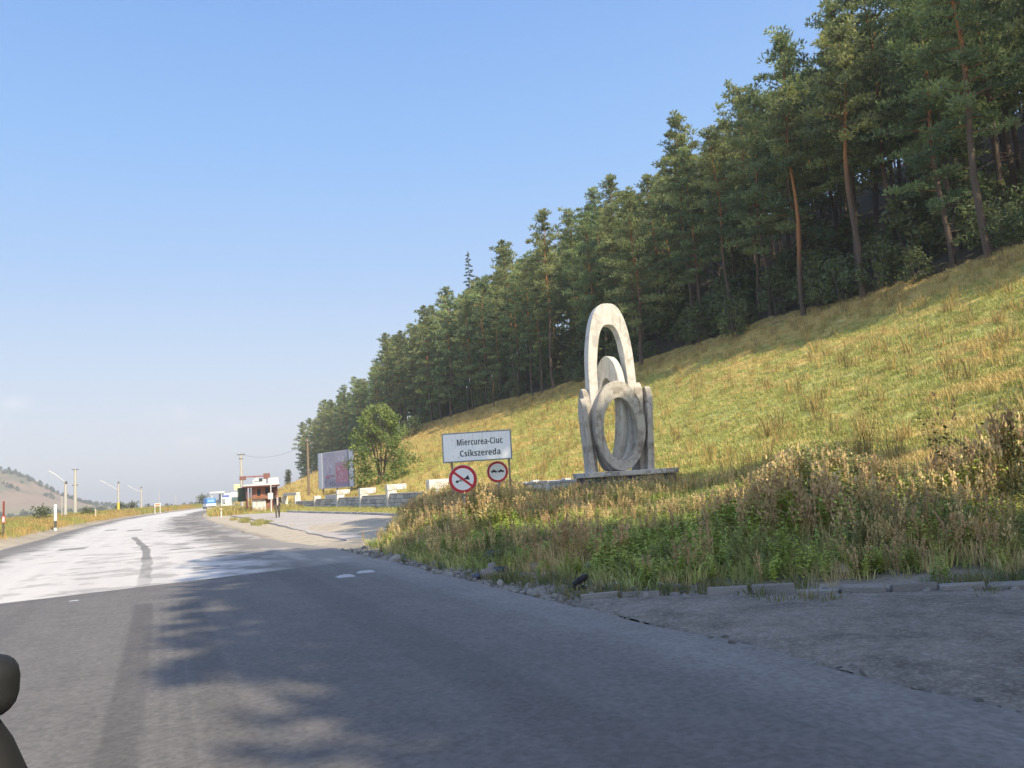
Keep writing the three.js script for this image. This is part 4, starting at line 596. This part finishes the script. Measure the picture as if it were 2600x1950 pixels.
// ---------------------------------------------------------------- poles, lamps, markers
const poleM = M(0.52, 0.50, 0.46, 0.85, { bumpMap: bumpT, bumpScale: 0.01 }), yel = M(0.72, 0.58, 0.10, 0.7), lampM = M(0.62, 0.63, 0.64, 0.5), darkM = M(0.09, 0.09, 0.09, 0.6);
function lampPost(x, z, topY, label, armFrom, dx, dy, paint) {
  const b = G(x, z), s = grp('street_lamp', x, b, z); tag(s, label, 'street lamp', null); const h = topY - b;
  mesh('pole', cyl(0.22, 0.16, h + 0.4, 12, 0, -0.4, 0), poleM, s); mesh('cap', cyl(0.18, 0.16, 0.35, 10, 0.02, h - 0.32, 0), darkM, s);
  if (paint) mesh('painted_base', cyl(0.235, 0.225, paint, 12, 0, -0.05, 0), yel, s);
  const ay = armFrom - b; mesh('arm', tubeGeo([[0, ay, 0], [dx * 0.5, ay + dy * 0.5, 0], [dx, ay + dy, 0]], [0.07, 0.06, 0.05], 6), lampM, s);
  const l = rbox(0.75, 0.14, 0.26, 0.05); l.rotateZ(-Math.atan2(dy, -dx) * 0.8); l.translate(dx - 0.25, ay + dy + 0.12, 0); mesh('lamp_head', l, lampM, s);
}
lampPost(-10.9, -119.5, 5.2, 'nearest street lamp on the left, grey pole with a long slanting arm', 5.05, -1.35, 1.25, 0);
lampPost(-6.7, -164.9, 6.1, 'middle street lamp on the left with a yellow painted foot and slanting arm', 4.5, -2.3, 1.65, 1.9);
lampPost(-3.6, -200, 5.75, 'farthest street lamp on the left with a short yellow foot and slanting arm', 4.4, -2.1, 1.4, 0.8);
function utilPole(name, x, z, topY, label, o = {}) {
  const b = G(x, z), s = grp(name, x, b, z, o.turn || 0); tag(s, label, 'utility pole'); const h = topY - b, r = o.r || 0.16;
  mesh('pole', tubeGeo([[0, -0.4, 0], [o.lean * 0.5 || 0, h * 0.5, 0], [o.lean || 0, h, 0]], [r, r * 0.85, r * 0.65], 12), o.mat || poleM, s);
  if (o.paint) mesh('painted_base', cyl(r * 1.06, r * 1.02, o.paint, 12, 0, -0.05, 0), yel, s);
  for (const [ay, w] of o.arms || []) { const a = mesh('cross_arm', rbox(w, 0.1, 0.1, 0.01, 0, h - ay, 0.12), darkM, s); for (const q of [-0.45, 0, 0.45]) mesh('insulator', cyl(0.05, 0.035, 0.18, 8, q * w, h - ay + 0.05, 0.12), M(0.45, 0.42, 0.38, 0.3), a); }
  return s;
}
utilPole('utility_pole', -11.45, -139.5, 7.6, 'tallest concrete pole on the left with crossarms and a yellow painted foot', { paint: 0.55, arms: [[0.1, 0.9], [2.4, 0.8]], r: 0.27 });
utilPole('utility_pole', 10.8, -124.5, 8.1, 'pale concrete power pole rising behind the kiosk', { arms: [[0.15, 1.1], [0.75, 0.6]], r: 0.24 });
utilPole('utility_pole', 18.9, -116.5, 9.45, 'brown wooden power pole beside the left edge of the billboard', { mat: M(0.25, 0.19, 0.13, 0.9), r: 0.19, arms: [[0.5, 0.5]] });
utilPole('thin_post', -10.36, -109.5, 3.2, 'thin short grey post just left of the nearest street lamp', { r: 0.07 });
utilPole('utility_pole', 0.02, -262, 5.4, 'thin distant pole on the left side near the road crest, leftmost of three', { r: 0.1 });
utilPole('utility_pole', 4.95, -292, 4.4, 'thin distant pole on the left side near the road crest, middle one of three', { r: 0.1 });
utilPole('utility_pole', 12.5, -318, 4.2, 'thin distant pole at the road crest, rightmost of three', { r: 0.1 });
{
  // overhead cable between the concrete pole and the wooden pole
  const a = new THREE.Vector3(10.82, 8.0, -124.5), b = new THREE.Vector3(19.05, 8.9, -116.6), pts = []; for (let i = 0; i <= 14; i++) { const t = i / 14, p = a.clone().lerp(b, t); pts.push([p.x, p.y - 1.1 * 4 * t * (1 - t), p.z]); }
  tag(mesh('overhead_cable', tubeGeo(pts, pts.map(() => 0.013), 5), darkM), 'thin dark cable sagging from the concrete pole to the wooden pole', 'cable');
  const m1 = grp('marker_post', -7.88, G(-7.88, -53.4), -53.4); tag(m1, 'red and white roadside marker post at the far left edge', 'marker post'); const h1 = 2.2 - G(-7.88, -53.4);
  const dr = M(0.22, 0.05, 0.04, 0.6); mesh('post', rbox(0.09, h1 * 0.46, 0.09, 0.01, 0, h1 * 0.23 - 0.05, 0), M(0.12, 0.09, 0.07, 0.7), m1); mesh('band', rbox(0.17, h1 * 0.2, 0.1, 0.02, 0, h1 * 0.5, 0), M(0.62, 0.16, 0.12, 0.6), m1); mesh('reflector', rbox(0.1, h1 * 0.13, 0.03, 0.01, 0, h1 * 0.5, 0.06), M(0.8, 0.72, 0.68, 0.4), m1); mesh('post_top', rbox(0.09, h1 * 0.42, 0.09, 0.01, 0, h1 * 0.81, 0), dr, m1);
  const m2 = grp('marker_post', -7.2, G(-7.2, -71.6), -71.6); tag(m2, 'white and black guide post on the left verge in front of the lamp poles', 'marker post'); const h2 = 2.03 - G(-7.2, -71.6);
  mesh('post_top', rbox(0.19, h2 * 0.62, 0.1, 0.02, 0, h2 * 0.69, 0), M(0.8, 0.8, 0.78, 0.6), m2); mesh('dark_band', rbox(0.185, h2 * 0.26, 0.095, 0.01, 0, h2 * 0.25, 0), darkM, m2); mesh('foot', rbox(0.19, h2 * 0.14, 0.1, 0.01, 0, h2 * 0.05, 0), M(0.7, 0.7, 0.68, 0.6), m2);
  const st = grp('stake', -6.9, G(-6.9, -110), -110); tag(st, 'short pale wooden stake on the left verge before the middle lamp', 'stake'); mesh('shaft', rbox(0.13, 1.1, 0.1, 0.01, 0, 0.5, 0), M(0.6, 0.5, 0.36, 0.8), st); mesh('cap', rbox(0.15, 0.08, 0.12, 0.01, 0, 1.09, 0), M(0.7, 0.62, 0.5, 0.8), st);
  const os = grp('board_sign', -0.3, G(-0.3, -170), -170); tag(os, 'small distant orange and white board on two legs beside the left of the road', 'sign'); const ob = 0.5; mesh('board', rbox(1.1, 0.55, 0.06, 0.02, 0, ob + 1.15, 0), M(0.78, 0.76, 0.72, 0.6), os); mesh('orange_panel', rbox(0.8, 0.3, 0.03, 0.01, 0, ob + 1.18, 0.04), M(0.72, 0.26, 0.12, 0.6), os); for (const x of [-0.45, 0.45]) mesh('leg', rbox(0.12, 1.7, 0.08, 0.01, x, 0.7, -0.03), M(0.75, 0.74, 0.7, 0.6), os);
  const vs = grp('delineator', 5.4, G(5.4, -84), -84); tag(vs, 'tiny white plastic delineator at the grass tip right of the road', 'marker post'); mesh('post', rbox(0.1, 0.9, 0.06, 0.02, 0, 0.42, 0), M(0.75, 0.75, 0.72, 0.6), vs); mesh('reflector', rbox(0.07, 0.14, 0.02, 0.005, 0, 0.7, 0.04), M(0.5, 0.3, 0.12, 0.4), vs);
}

// ---------------------------------------------------------------- far end of the road: van, filling station
{
  const v = grp('blue_van', 10.4, 0.0, -199.7, 6 * R); tag(v, 'blue van with a white lower part coming over the far end of the road', 'van');
  const blue = M(0.05, 0.24, 0.62, 0.35), wh = M(0.8, 0.8, 0.8, 0.5);
  mesh('body', rbox(2.1, 1.25, 4.6, 0.2, 0, 1.75, -0.4), blue, v); mesh('lower_body', rbox(2.14, 0.75, 5.0, 0.12, 0, 0.78, -0.2), wh, v);
  mesh('windscreen', rbox(1.5, 0.55, 0.06, 0.03, 0, 1.75, 1.9), M(0.3, 0.5, 0.62, 0.1), v); mesh('bumper', rbox(2.0, 0.2, 0.2, 0.05, 0, 0.5, 2.35), darkM, v);
  for (const x of [-0.75, 0.75]) mesh('headlight', rbox(0.34, 0.2, 0.06, 0.03, x, 0.9, 2.3), M(0.8, 0.8, 0.75, 0.1), v);
  for (const x of [-0.95, 0.95]) for (const z of [1.4, -1.7]) { const w = new THREE.CylinderGeometry(0.36, 0.36, 0.24, 18); w.rotateZ(Math.PI / 2); w.translate(x, 0.36, z); mesh('wheel', w, M(0.02, 0.02, 0.02, 0.8), v); }
  for (const x of [-1.15, 1.15]) mesh('mirror', rbox(0.16, 0.3, 0.12, 0.04, x, 1.6, 1.8), darkM, v);
  const g = grp('filling_station', 16.6, 0.2, -259.5, -4 * R); tag(g, 'distant white filling station with a canopy and blue band at the far road end', 'building');
  mesh('canopy', rbox(4.0, 0.42, 5, 0.05, -0.9, 3.95, 0), wh, g); for (const x of [-2.4, 0.2]) for (const z of [-1.8, 1.8]) mesh('column', cyl(0.12, 0.12, 3.8, 10, x, 0, z), wh, g);
  mesh('shop', rbox(2.5, 2.7, 4, 0.05, 1.7, 2.2, -0.6), wh, g); mesh('band', rbox(1.9, 0.55, 0.08, 0.02, 1.45, 2.75, 1.45), M(0.10, 0.16, 0.6, 0.5), g); mesh('door', rbox(0.8, 1.6, 0.06, 0.02, 0.9, 1.2, 1.42), M(0.3, 0.34, 0.38, 0.3), g); mesh('shade', rbox(0.8, 2.6, 0.1, 0.02, -0.1, 2.2, -0.8), M(0.2, 0.24, 0.3, 0.6), g); mesh('wall', rbox(2.6, 0.9, 4.1, 0.05, 1.7, 0.45, -0.6), M(0.7, 0.68, 0.64, 0.7), g);
  const t = grp('price_totem', 15.65, 0.3, -189.3, -3 * R); tag(t, 'pale yellow and white advertising totem just left of the concrete power pole', 'sign');
  for (const x of [-0.55, 0.55]) mesh('leg', rbox(0.14, 3.2, 0.14, 0.02, x, 1.3, -0.1), M(0.16, 0.2, 0.2, 0.6), t); mesh('upper_box', rbox(1.5, 1.3, 0.3, 0.04, -0.1, 4.0, 0), M(0.70, 0.72, 0.42, 0.5), t); mesh('lower_box', rbox(2.6, 1.05, 0.3, 0.04, -0.2, 2.5, 0.05), M(0.66, 0.78, 0.76, 0.5), t); mesh('dark_box', rbox(2.4, 0.7, 0.25, 0.04, -0.1, 1.5, 0), M(0.10, 0.17, 0.17, 0.6), t);
}

// ---------------------------------------------------------------- person walking on the forecourt
{
  const field = (res, size, off, fn) => { const mc = new MarchingCubes(res, leafM, false, false, 60000); mc.isolation = 0; const n = res; for (let z = 0; z < n; z++) for (let y = 0; y < n; y++) for (let x = 0; x < n; x++) { const h = n / 2; mc.field[x + y * n + z * n * n] = -fn((x - h) / h * size[0] + off[0], (y - h) / h * size[1] + off[1], (z - h) / h * size[2] + off[2]); } mc.update(); const c = mc.count, g = new THREE.BufferGeometry(), p = new Float32Array(c * 3); for (let i = 0; i < c; i++) { p[i * 3] = mc.positionArray[i * 3] * size[0] + off[0]; p[i * 3 + 1] = mc.positionArray[i * 3 + 1] * size[1] + off[1]; p[i * 3 + 2] = mc.positionArray[i * 3 + 2] * size[2] + off[2]; } g.setAttribute('position', new THREE.BufferAttribute(p, 3)); g.computeVertexNormals(); const nrm = mc.normalArray.slice(0, c * 3); for (let i = 0; i < c; i++) { const l = Math.hypot(nrm[i * 3] / size[0], nrm[i * 3 + 1] / size[1], nrm[i * 3 + 2] / size[2]) || 1; } return g; };
  const cap = (p, a, b, ra, rb) => { const d = [b[0] - a[0], b[1] - a[1], b[2] - a[2]], q = [p[0] - a[0], p[1] - a[1], p[2] - a[2]], t = cl((q[0] * d[0] + q[1] * d[1] + q[2] * d[2]) / (d[0] ** 2 + d[1] ** 2 + d[2] ** 2)); return Math.hypot(q[0] - d[0] * t, q[1] - d[1] * t, q[2] - d[2] * t) - mix(ra, rb, t); };
  const sm = (ds, k) => { let s = 0; for (const d of ds) s += Math.exp(-d / k); return -k * Math.log(s); };
  // joints: x right, y up, z towards the viewer; mid stride
  const J = { hipL: [-0.10, 0.92, 0], hipR: [0.10, 0.92, 0], knL: [-0.11, 0.5, 0.11], knR: [0.11, 0.49, -0.02], anL: [-0.11, 0.08, 0.20], anR: [0.11, 0.13, -0.24], shL: [-0.19, 1.42, 0], shR: [0.19, 1.42, 0], elL: [-0.26, 1.14, -0.06], elR: [0.25, 1.15, 0.06], wrL: [-0.25, 0.90, 0.02], wrR: [0.16, 1.06, 0.26], head: [0, 1.60, 0.02] };
  const trunk = (p, e) => sm([cap(p, [0, 0.95, 0], [0, 1.36, 0], 0.155 + e, 0.165 + e) + 0.18 * 0, cap(p, J.shL, J.shR, 0.085 + e, 0.085 + e)], 0.03);
  const arm = (p, s, w, h, e) => sm([cap(p, s, w, 0.062 + e, 0.05 + e), cap(p, w, h, 0.05 + e, 0.036 + e)], 0.012);
  const leg = (p, a, b, c, e) => sm([cap(p, a, b, 0.095 + e, 0.065 + e), cap(p, b, c, 0.064 + e, 0.045 + e)], 0.015);
  const hand = (p, w, dx, dy, dz) => { const m = [w[0] + dx * 0.07, w[1] + dy * 0.07, w[2] + dz * 0.07]; const ds = [cap(p, w, m, 0.032, 0.034)]; for (let i = 0; i < 4; i++) ds.push(cap(p, [m[0], m[1], m[2] + (i - 1.5) * 0.018], [m[0] + dx * 0.085, m[1] + dy * 0.085, m[2] + dz * 0.08 + (i - 1.5) * 0.021], 0.011, 0.009)); ds.push(cap(p, w, [w[0] + dx * 0.06, w[1] + dy * 0.05, w[2] + 0.055], 0.013, 0.010)); return sm(ds, 0.006); };
  const skull = (p) => sm([Math.hypot((p[0]) / 0.78, (p[1] - 1.615) / 1.0, (p[2] - 0.01) / 0.95) - 0.105, cap(p, [0, 1.55, 0.03], [0, 1.535, 0.06], 0.06, 0.05), cap(p, [0, 1.62, 0.10], [0, 1.59, 0.125], 0.012, 0.016), cap(p, [-0.085, 1.61, 0], [-0.09, 1.59, 0], 0.014, 0.012), cap(p, [0.085, 1.61, 0], [0.09, 1.59, 0], 0.014, 0.012)], 0.012);
  const body = field(76, [0.42, 0.9, 0.42], [0, 0.87, 0], (x, y, z) => { const p = [x, y, z]; return sm([trunk(p, -0.02), cap(p, [0, 1.42, 0], [0, 1.56, 0.01], 0.056, 0.052), skull(p), arm(p, J.shL, J.elL, J.wrL, -0.012), arm(p, J.shR, J.elR, J.wrR, -0.012), hand(p, J.wrL, 0, -1, 0.1), hand(p, J.wrR, -0.4, 0.1, 0.8), leg(p, J.hipL, J.knL, J.anL, -0.012), leg(p, J.hipR, J.knR, J.anR, -0.012)], 0.012); });
  const P0 = grp('person', 8.0, 0.07, -63.5, -4 * R); tag(P0, 'person in a dark open jacket and light shirt walking on the forecourt toward the road', 'person');
  mesh('body', body, M(0.46, 0.26, 0.19, 0.6), P0);
  mesh('jacket', field(64, [0.42, 0.42, 0.42], [0, 1.2, 0], (x, y, z) => { const p = [x, y, z]; let d = sm([trunk(p, 0.006), arm(p, J.shL, J.elL, J.wrL, 0.012), arm(p, J.shR, J.elR, J.wrR, 0.012)], 0.02); d = Math.max(d, 0.86 - y); d = Math.max(d, -(cap(p, [0, 1.48, 0.12], [0, 0.8, 0.22], 0.055, 0.09))); return Math.max(d, y - 1.485); }), M(0.035, 0.033, 0.035, 0.85), P0);
  mesh('shirt', field(40, [0.25, 0.35, 0.25], [0, 1.2, 0.03], (x, y, z) => Math.max(trunk([x, y, z], -0.008), y - 1.47, 0.88 - y)), M(0.55, 0.45, 0.38, 0.85), P0);
  mesh('trousers', field(64, [0.36, 0.55, 0.42], [0, 0.52, 0], (x, y, z) => { const p = [x, y, z]; return Math.max(sm([leg(p, J.hipL, J.knL, J.anL, 0.012), leg(p, J.hipR, J.knR, J.anR, 0.012), cap(p, [-0.05, 0.93, 0], [0.05, 0.93, 0], 0.135, 0.135)], 0.02), y - 1.0); }), M(0.12, 0.105, 0.08, 0.85), P0);
  for (const [a, t] of [[J.anL, 0.1], [J.anR, 0.6]]) { const s = rbox(0.10, 0.09, 0.27, 0.04); s.rotateX(t); s.translate(a[0], a[1] - 0.035, a[2] + 0.055); mesh('shoe', s, M(0.04, 0.035, 0.03, 0.6), P0); }
  mesh('hair', field(32, [0.13, 0.14, 0.14], [0, 1.64, 0], (x, y, z) => Math.max(skull([x, y, z]) - 0.012, 1.635 - y + Math.max(0, z) * 0.55 - (z < 0 ? 0.09 : 0), -0.5)), M(0.05, 0.035, 0.025, 0.8), P0);
  const eg = []; for (const x of [-0.032, 0.032]) { const e = new THREE.SphereGeometry(0.011, 8, 6); e.translate(x, 1.618, 0.097); eg.push(e); } mesh('eyes', mergeGeometries(eg), M(0.03, 0.02, 0.02, 0.3), P0);
}

// ---------------------------------------------------------------- rubble and litter along the road edge
{
  const rnd = rng(44), rockG = [0, 1, 2, 3, 4].map((k) => { const g = new THREE.IcosahedronGeometry(0.5, 1); g.scale(1, 0.6 + 0.1 * k, 0.75); return rough(mergeVerts(g), 0.4, 1.3, k * 13); });
  function mergeVerts(g) { return g; }
  const rockM = [[0.36, 0.335, 0.30], [0.25, 0.235, 0.215], [0.46, 0.44, 0.41]].map((c) => M(...c, 0.92, { bumpMap: bumpT, bumpScale: 0.03 }));
  const list = [[4.62, -17.6, 0.42, 2, 'pale rock lying at the start of the broken asphalt edge'], [4.95, -12.9, 0.4, 0, 'grey rock on the asphalt edge below the dark plastic sheet'], [5.35, -13.8, 0.36, 2, 'light chunk of rubble just right of the dark plastic sheet'], [6.15, -11.6, 0.42, 1, 'grey boulder in the weeds above the black tyre scrap'], [5.85, -13.0, 0.34, 2, 'small pale stone at the foot of the grass beyond the dark plastic sheet'], [9.6, -11.9, 0.55, 2, 'pale rubble lump lying in the green weeds, left one of a pair'], [10.25, -12.2, 0.45, 2, 'pale rubble lump lying in the green weeds, right one of a pair'], [10.3, -8.2, 0.42, 1, 'grey stone beyond the right end of the broken kerb'], [10.9, -8.6, 0.36, 0, 'smaller grey stone near the tall weeds at the right end of the kerb'], [4.72, -16.2, 0.2, 2, 'small white stone on the broken asphalt edge']];
  for (const [x, z, s, m, label] of list) { const r = mesh('rock', rockG[Math.floor(rnd() * 5)], rockM[m]); r.position.set(x, G(x, z) + s * 0.12, z); r.scale.set(s * 0.85, s * 0.6, s * 0.8); r.rotation.set(rnd() * 0.4, rnd() * 6, rnd() * 0.4); tag(r, label, 'rock'); }
  const pieces = [], o = new THREE.Object3D(), im = new THREE.InstancedMesh(rockG[1], M(1, 1, 1, 0.93, { bumpMap: bumpT, bumpScale: 0.02 }), 6000); im.name = 'rubble';
  const c = new THREE.Color(); for (let i = 0; i < 6000; i++) { const k = rnd(); let x, z; if (k < 0.35) { z = -8.8 - rnd() * 14; x = 4.5 + Math.pow(rnd(), 1.6) * (z > -15 ? 1.7 : 0.9); } else if (k < 0.65) { const s = rnd() * 9, d = (rnd() - 0.45) * 2.2; x = 4.93 + 0.768 * s - 0.64 * -d * -1; z = -9.22 + 0.64 * s - 0.768 * d; if (x < 4.6) x = 4.6 + rnd() * 0.3; } else { z = -1 - rnd() * 8.2; x = 4.5 + Math.pow(rnd(), 3) * 3; if (kerbD(x, z) > 0.3) x = 4.52 + rnd() * 0.2; }
    const s = (0.018 + Math.pow(rnd(), 8) * 0.13) * (k >= 0.65 ? 0.6 : 1); o.position.set(x, Math.max(G(x, z), 0) + s * 0.15, z); o.rotation.set(rnd() * 3, rnd() * 6, rnd() * 3); o.scale.setScalar(s); o.updateMatrix(); im.setMatrixAt(i, o.matrix); const q = 0.22 + rnd() * 0.28; c.setRGB(q * 1.03, q, q * 0.93); im.setColorAt(i, c); }
  im.castShadow = im.receiveShadow = true; tag(im, 'loose broken stones and gravel along the ragged right edge of the asphalt', 'rubble', null, 'stuff'); scene.add(im);
  const crumple = (name, x, z, w, d, h, mat, label, cat, seed, ry = 0) => { const g = new THREE.PlaneGeometry(w, d, 16, 12); g.rotateX(-Math.PI / 2); const p = g.attributes.position; for (let i = 0; i < p.count; i++) { const X = p.getX(i), Z = p.getZ(i), e = 1 - Math.pow(Math.max(Math.abs(X) / w, Math.abs(Z) / d) * 2, 3); p.setXYZ(i, X + (vn(X * 9 + seed, Z * 9) - 0.5) * 0.08, h * (0.15 + e * 0.5 + 0.7 * fbm(X * 5 / w + seed, Z * 5 / d, 3) * e), Z + (vn(Z * 9 + seed, X * 9 + 4) - 0.5) * 0.08); } g.computeVertexNormals(); const m = mesh(name, g, mat); m.position.set(x, Math.max(G(x, z), 0.02), z); m.rotation.y = ry; tag(m, label, cat); return m; };
  const blk = M(0.03, 0.032, 0.038, 0.45, { side: THREE.DoubleSide }), whp = M(0.45, 0.46, 0.48, 0.5, { side: THREE.DoubleSide });
  crumple('plastic_sheet', 5.75, -14.6, 0.62, 0.4, 0.26, blk, 'dark crumpled plastic bag lying in the rubble at the weeds', 'litter', 3);
  crumple('plastic_sheet', 5.2, -13.2, 1.1, 0.2, 0.09, blk, 'flat black torn sheet along the ragged asphalt edge', 'litter', 5, 0.5);
  crumple('paper_scrap', 3.05, -15.2, 0.3, 0.34, 0.04, whp, 'white paper scrap on the shaded asphalt, the left one of two', 'litter', 8);
  crumple('paper_scrap', 3.52, -15.6, 0.3, 0.2, 0.04, whp, 'white paper scrap on the shaded asphalt, the right one of two', 'litter', 9);
  crumple('paper_scrap', -1.31, -15.7, 0.16, 0.1, 0.015, whp, 'small white scrap on the sunlit asphalt near the left of the seam', 'litter', 10);
  crumple('plastic_scrap', 8.2, -8.5, 0.2, 0.14, 0.1, whp, 'small white plastic scrap lying between the kerb and the weeds', 'litter', 11);
  { const t = grp('tyre_scrap', 5.2, 0.02, -10.25, 0.5); tag(t, 'black torn tyre scrap standing in the rubble at the end of the kerb', 'tyre'); t.scale.setScalar(0.62); const q = new THREE.TorusGeometry(0.2, 0.07, 8, 20, 4.4); const a = mesh('tread', rough(q, 0.05, 6), M(0.022, 0.022, 0.024, 0.8), t); a.position.y = 0.14; a.rotation.set(0.9, 0.2, 0.4); const b = mesh('torn_strip', tubeGeo([[-0.3, 0.03, 0.05], [0, 0.06, 0.12], [0.28, 0.02, 0.04]], [0.03, 0.05, 0.02], 6), M(0.022, 0.022, 0.024, 0.8), t); }
}

// ---------------------------------------------------------------- hill across the valley
{
  const nx = 90, nz = 40, pos = [], col = [], idx = [];
  const ridge = [[-900, 60], [-600, 95], [-400, 92], [-260, 78], [-224, 71], [-200, 66], [-169, 46], [-137, 26.5], [-98, 10], [-58, 2], [-20, -3], [60, -8]];
  const rh = (x) => { let k = 0; while (k < ridge.length - 2 && ridge[k + 1][0] < x) k++; return mix(ridge[k][1], ridge[k + 1][1], cl((x - ridge[k][0]) / (ridge[k + 1][0] - ridge[k][0]))); };
  const hz = (x, z) => { const t = (z + 1485) / 330; const f = t > 0 ? Math.pow(Math.max(0, 1 - t), 1.15) : Math.max(0, 1 + t * 0.8); return -6 + (rh(x) + 6) * f + (fbm(x * 0.02, z * 0.02, 4) - 0.5) * 7 * f; };
  for (let j = 0; j <= nz; j++) for (let i = 0; i <= nx; i++) { const x = -900 + i * (960 / nx), z = -1150 - j * 17, y = hz(x, z); pos.push(x, y, z); const n = fbm(x * 0.014, z * 0.03, 4), terr = Math.sin(y * 0.55 + n * 6) * 0.5 + 0.5; let c = mixc([0.27, 0.19, 0.12], [0.34, 0.245, 0.16], terr * 0.7); c = mixc(c, [0.13, 0.14, 0.07], ss(0.58, 0.66, n) * 0.8); c = mixc(c, [0.22, 0.22, 0.10], ss(14, 2, y) * 0.8); col.push(...c); }
  for (let j = 0; j < nz; j++) for (let i = 0; i < nx; i++) { const a = j * (nx + 1) + i; idx.push(a, a + 1, a + nx + 1, a + 1, a + nx + 2, a + nx + 1); }
  const g = new THREE.BufferGeometry(); g.setAttribute('position', new THREE.Float32BufferAttribute(pos, 3)); g.setAttribute('color', new THREE.Float32BufferAttribute(col, 3)); g.setIndex(idx); g.computeVertexNormals();
  struct('hill', g, M(1, 1, 1, 0.95, { vertexColors: true }));
  const rnd = rng(61), tg = makeLeafy('x', 64, { H: 7, rad: 4, stems: 1, clouds: 16, leaves: 14, leaf: 1.5, cr: 1.6, low: 0.1, cols: [[0.06, 0.085, 0.03], [0.10, 0.12, 0.045]] }).children[1].geometry;
  const L = []; for (let i = 0; i < 190; i++) { const x = -330 + rnd() * 290, z = -1478 + (rnd() - 0.3) * 20; L.push({ x, y: hz(x, z) - 1, z, r: rnd() * 6, s: 0.5 + rnd() * 0.5, c: [1, 1, 1] }); }
  for (let i = 0; i < 260; i++) { const x = -330 + rnd() * 300, z = -1190 - rnd() * 250, n = fbm(x * 0.014, z * 0.03, 4); if (n < 0.58) continue; L.push({ x, y: hz(x, z) - 1, z, r: rnd() * 6, s: 0.45 + rnd() * 0.6, c: [1, 1, 1] }); }
  scatter('hill_trees', 'distant dark trees along the ridge and on the side of the hill at the left', 'trees', tg, L);
  const F = []; for (let i = 0; i < 520; i++) { const x = -260 + rnd() * 420, z = -880 - rnd() * 420; if (fbm(x * 0.012 + 4, z * 0.006, 2) < 0.43) continue; F.push({ x, y: G(x, z, false) - 1, z, r: rnd() * 6, s: 0.5 + rnd() * 0.8, c: [1, 1.0, 1] }); }
  scatter('valley_trees', 'far band of bluish green trees across the valley floor below the hill', 'trees', tg, F);
}

// ---------------------------------------------------------------- a fitting of the car the picture is taken from
{
  const f = grp('car_fitting', -0.13, 1.3, -0.89); tag(f, 'dark grey rounded plastic car fitting cut off at the lower left edge of the picture', 'car part');
  const pm = M(0.011, 0.012, 0.014, 0.7, { bumpMap: grit, bumpScale: 0.0004 });
  const h = mesh('head', rbox(0.062, 0.054, 0.05, 0.02), pm, f); h.position.set(-0.0185, 0.05, 0); h.rotation.z = -0.05;
  const a = tubeGeo([[-0.05, 0.052, 0], [-0.032, 0.022, 0], [-0.017, -0.008, 0], [-0.009, -0.035, 0], [-0.004, -0.07, 0], [0.0, -0.16, 0.005], [-0.01, -0.3, 0.03]], [0.02, 0.024, 0.027, 0.03, 0.032, 0.033, 0.03], 24); mesh('arm', a, pm, f);
}

renderer.render(scene, camera);
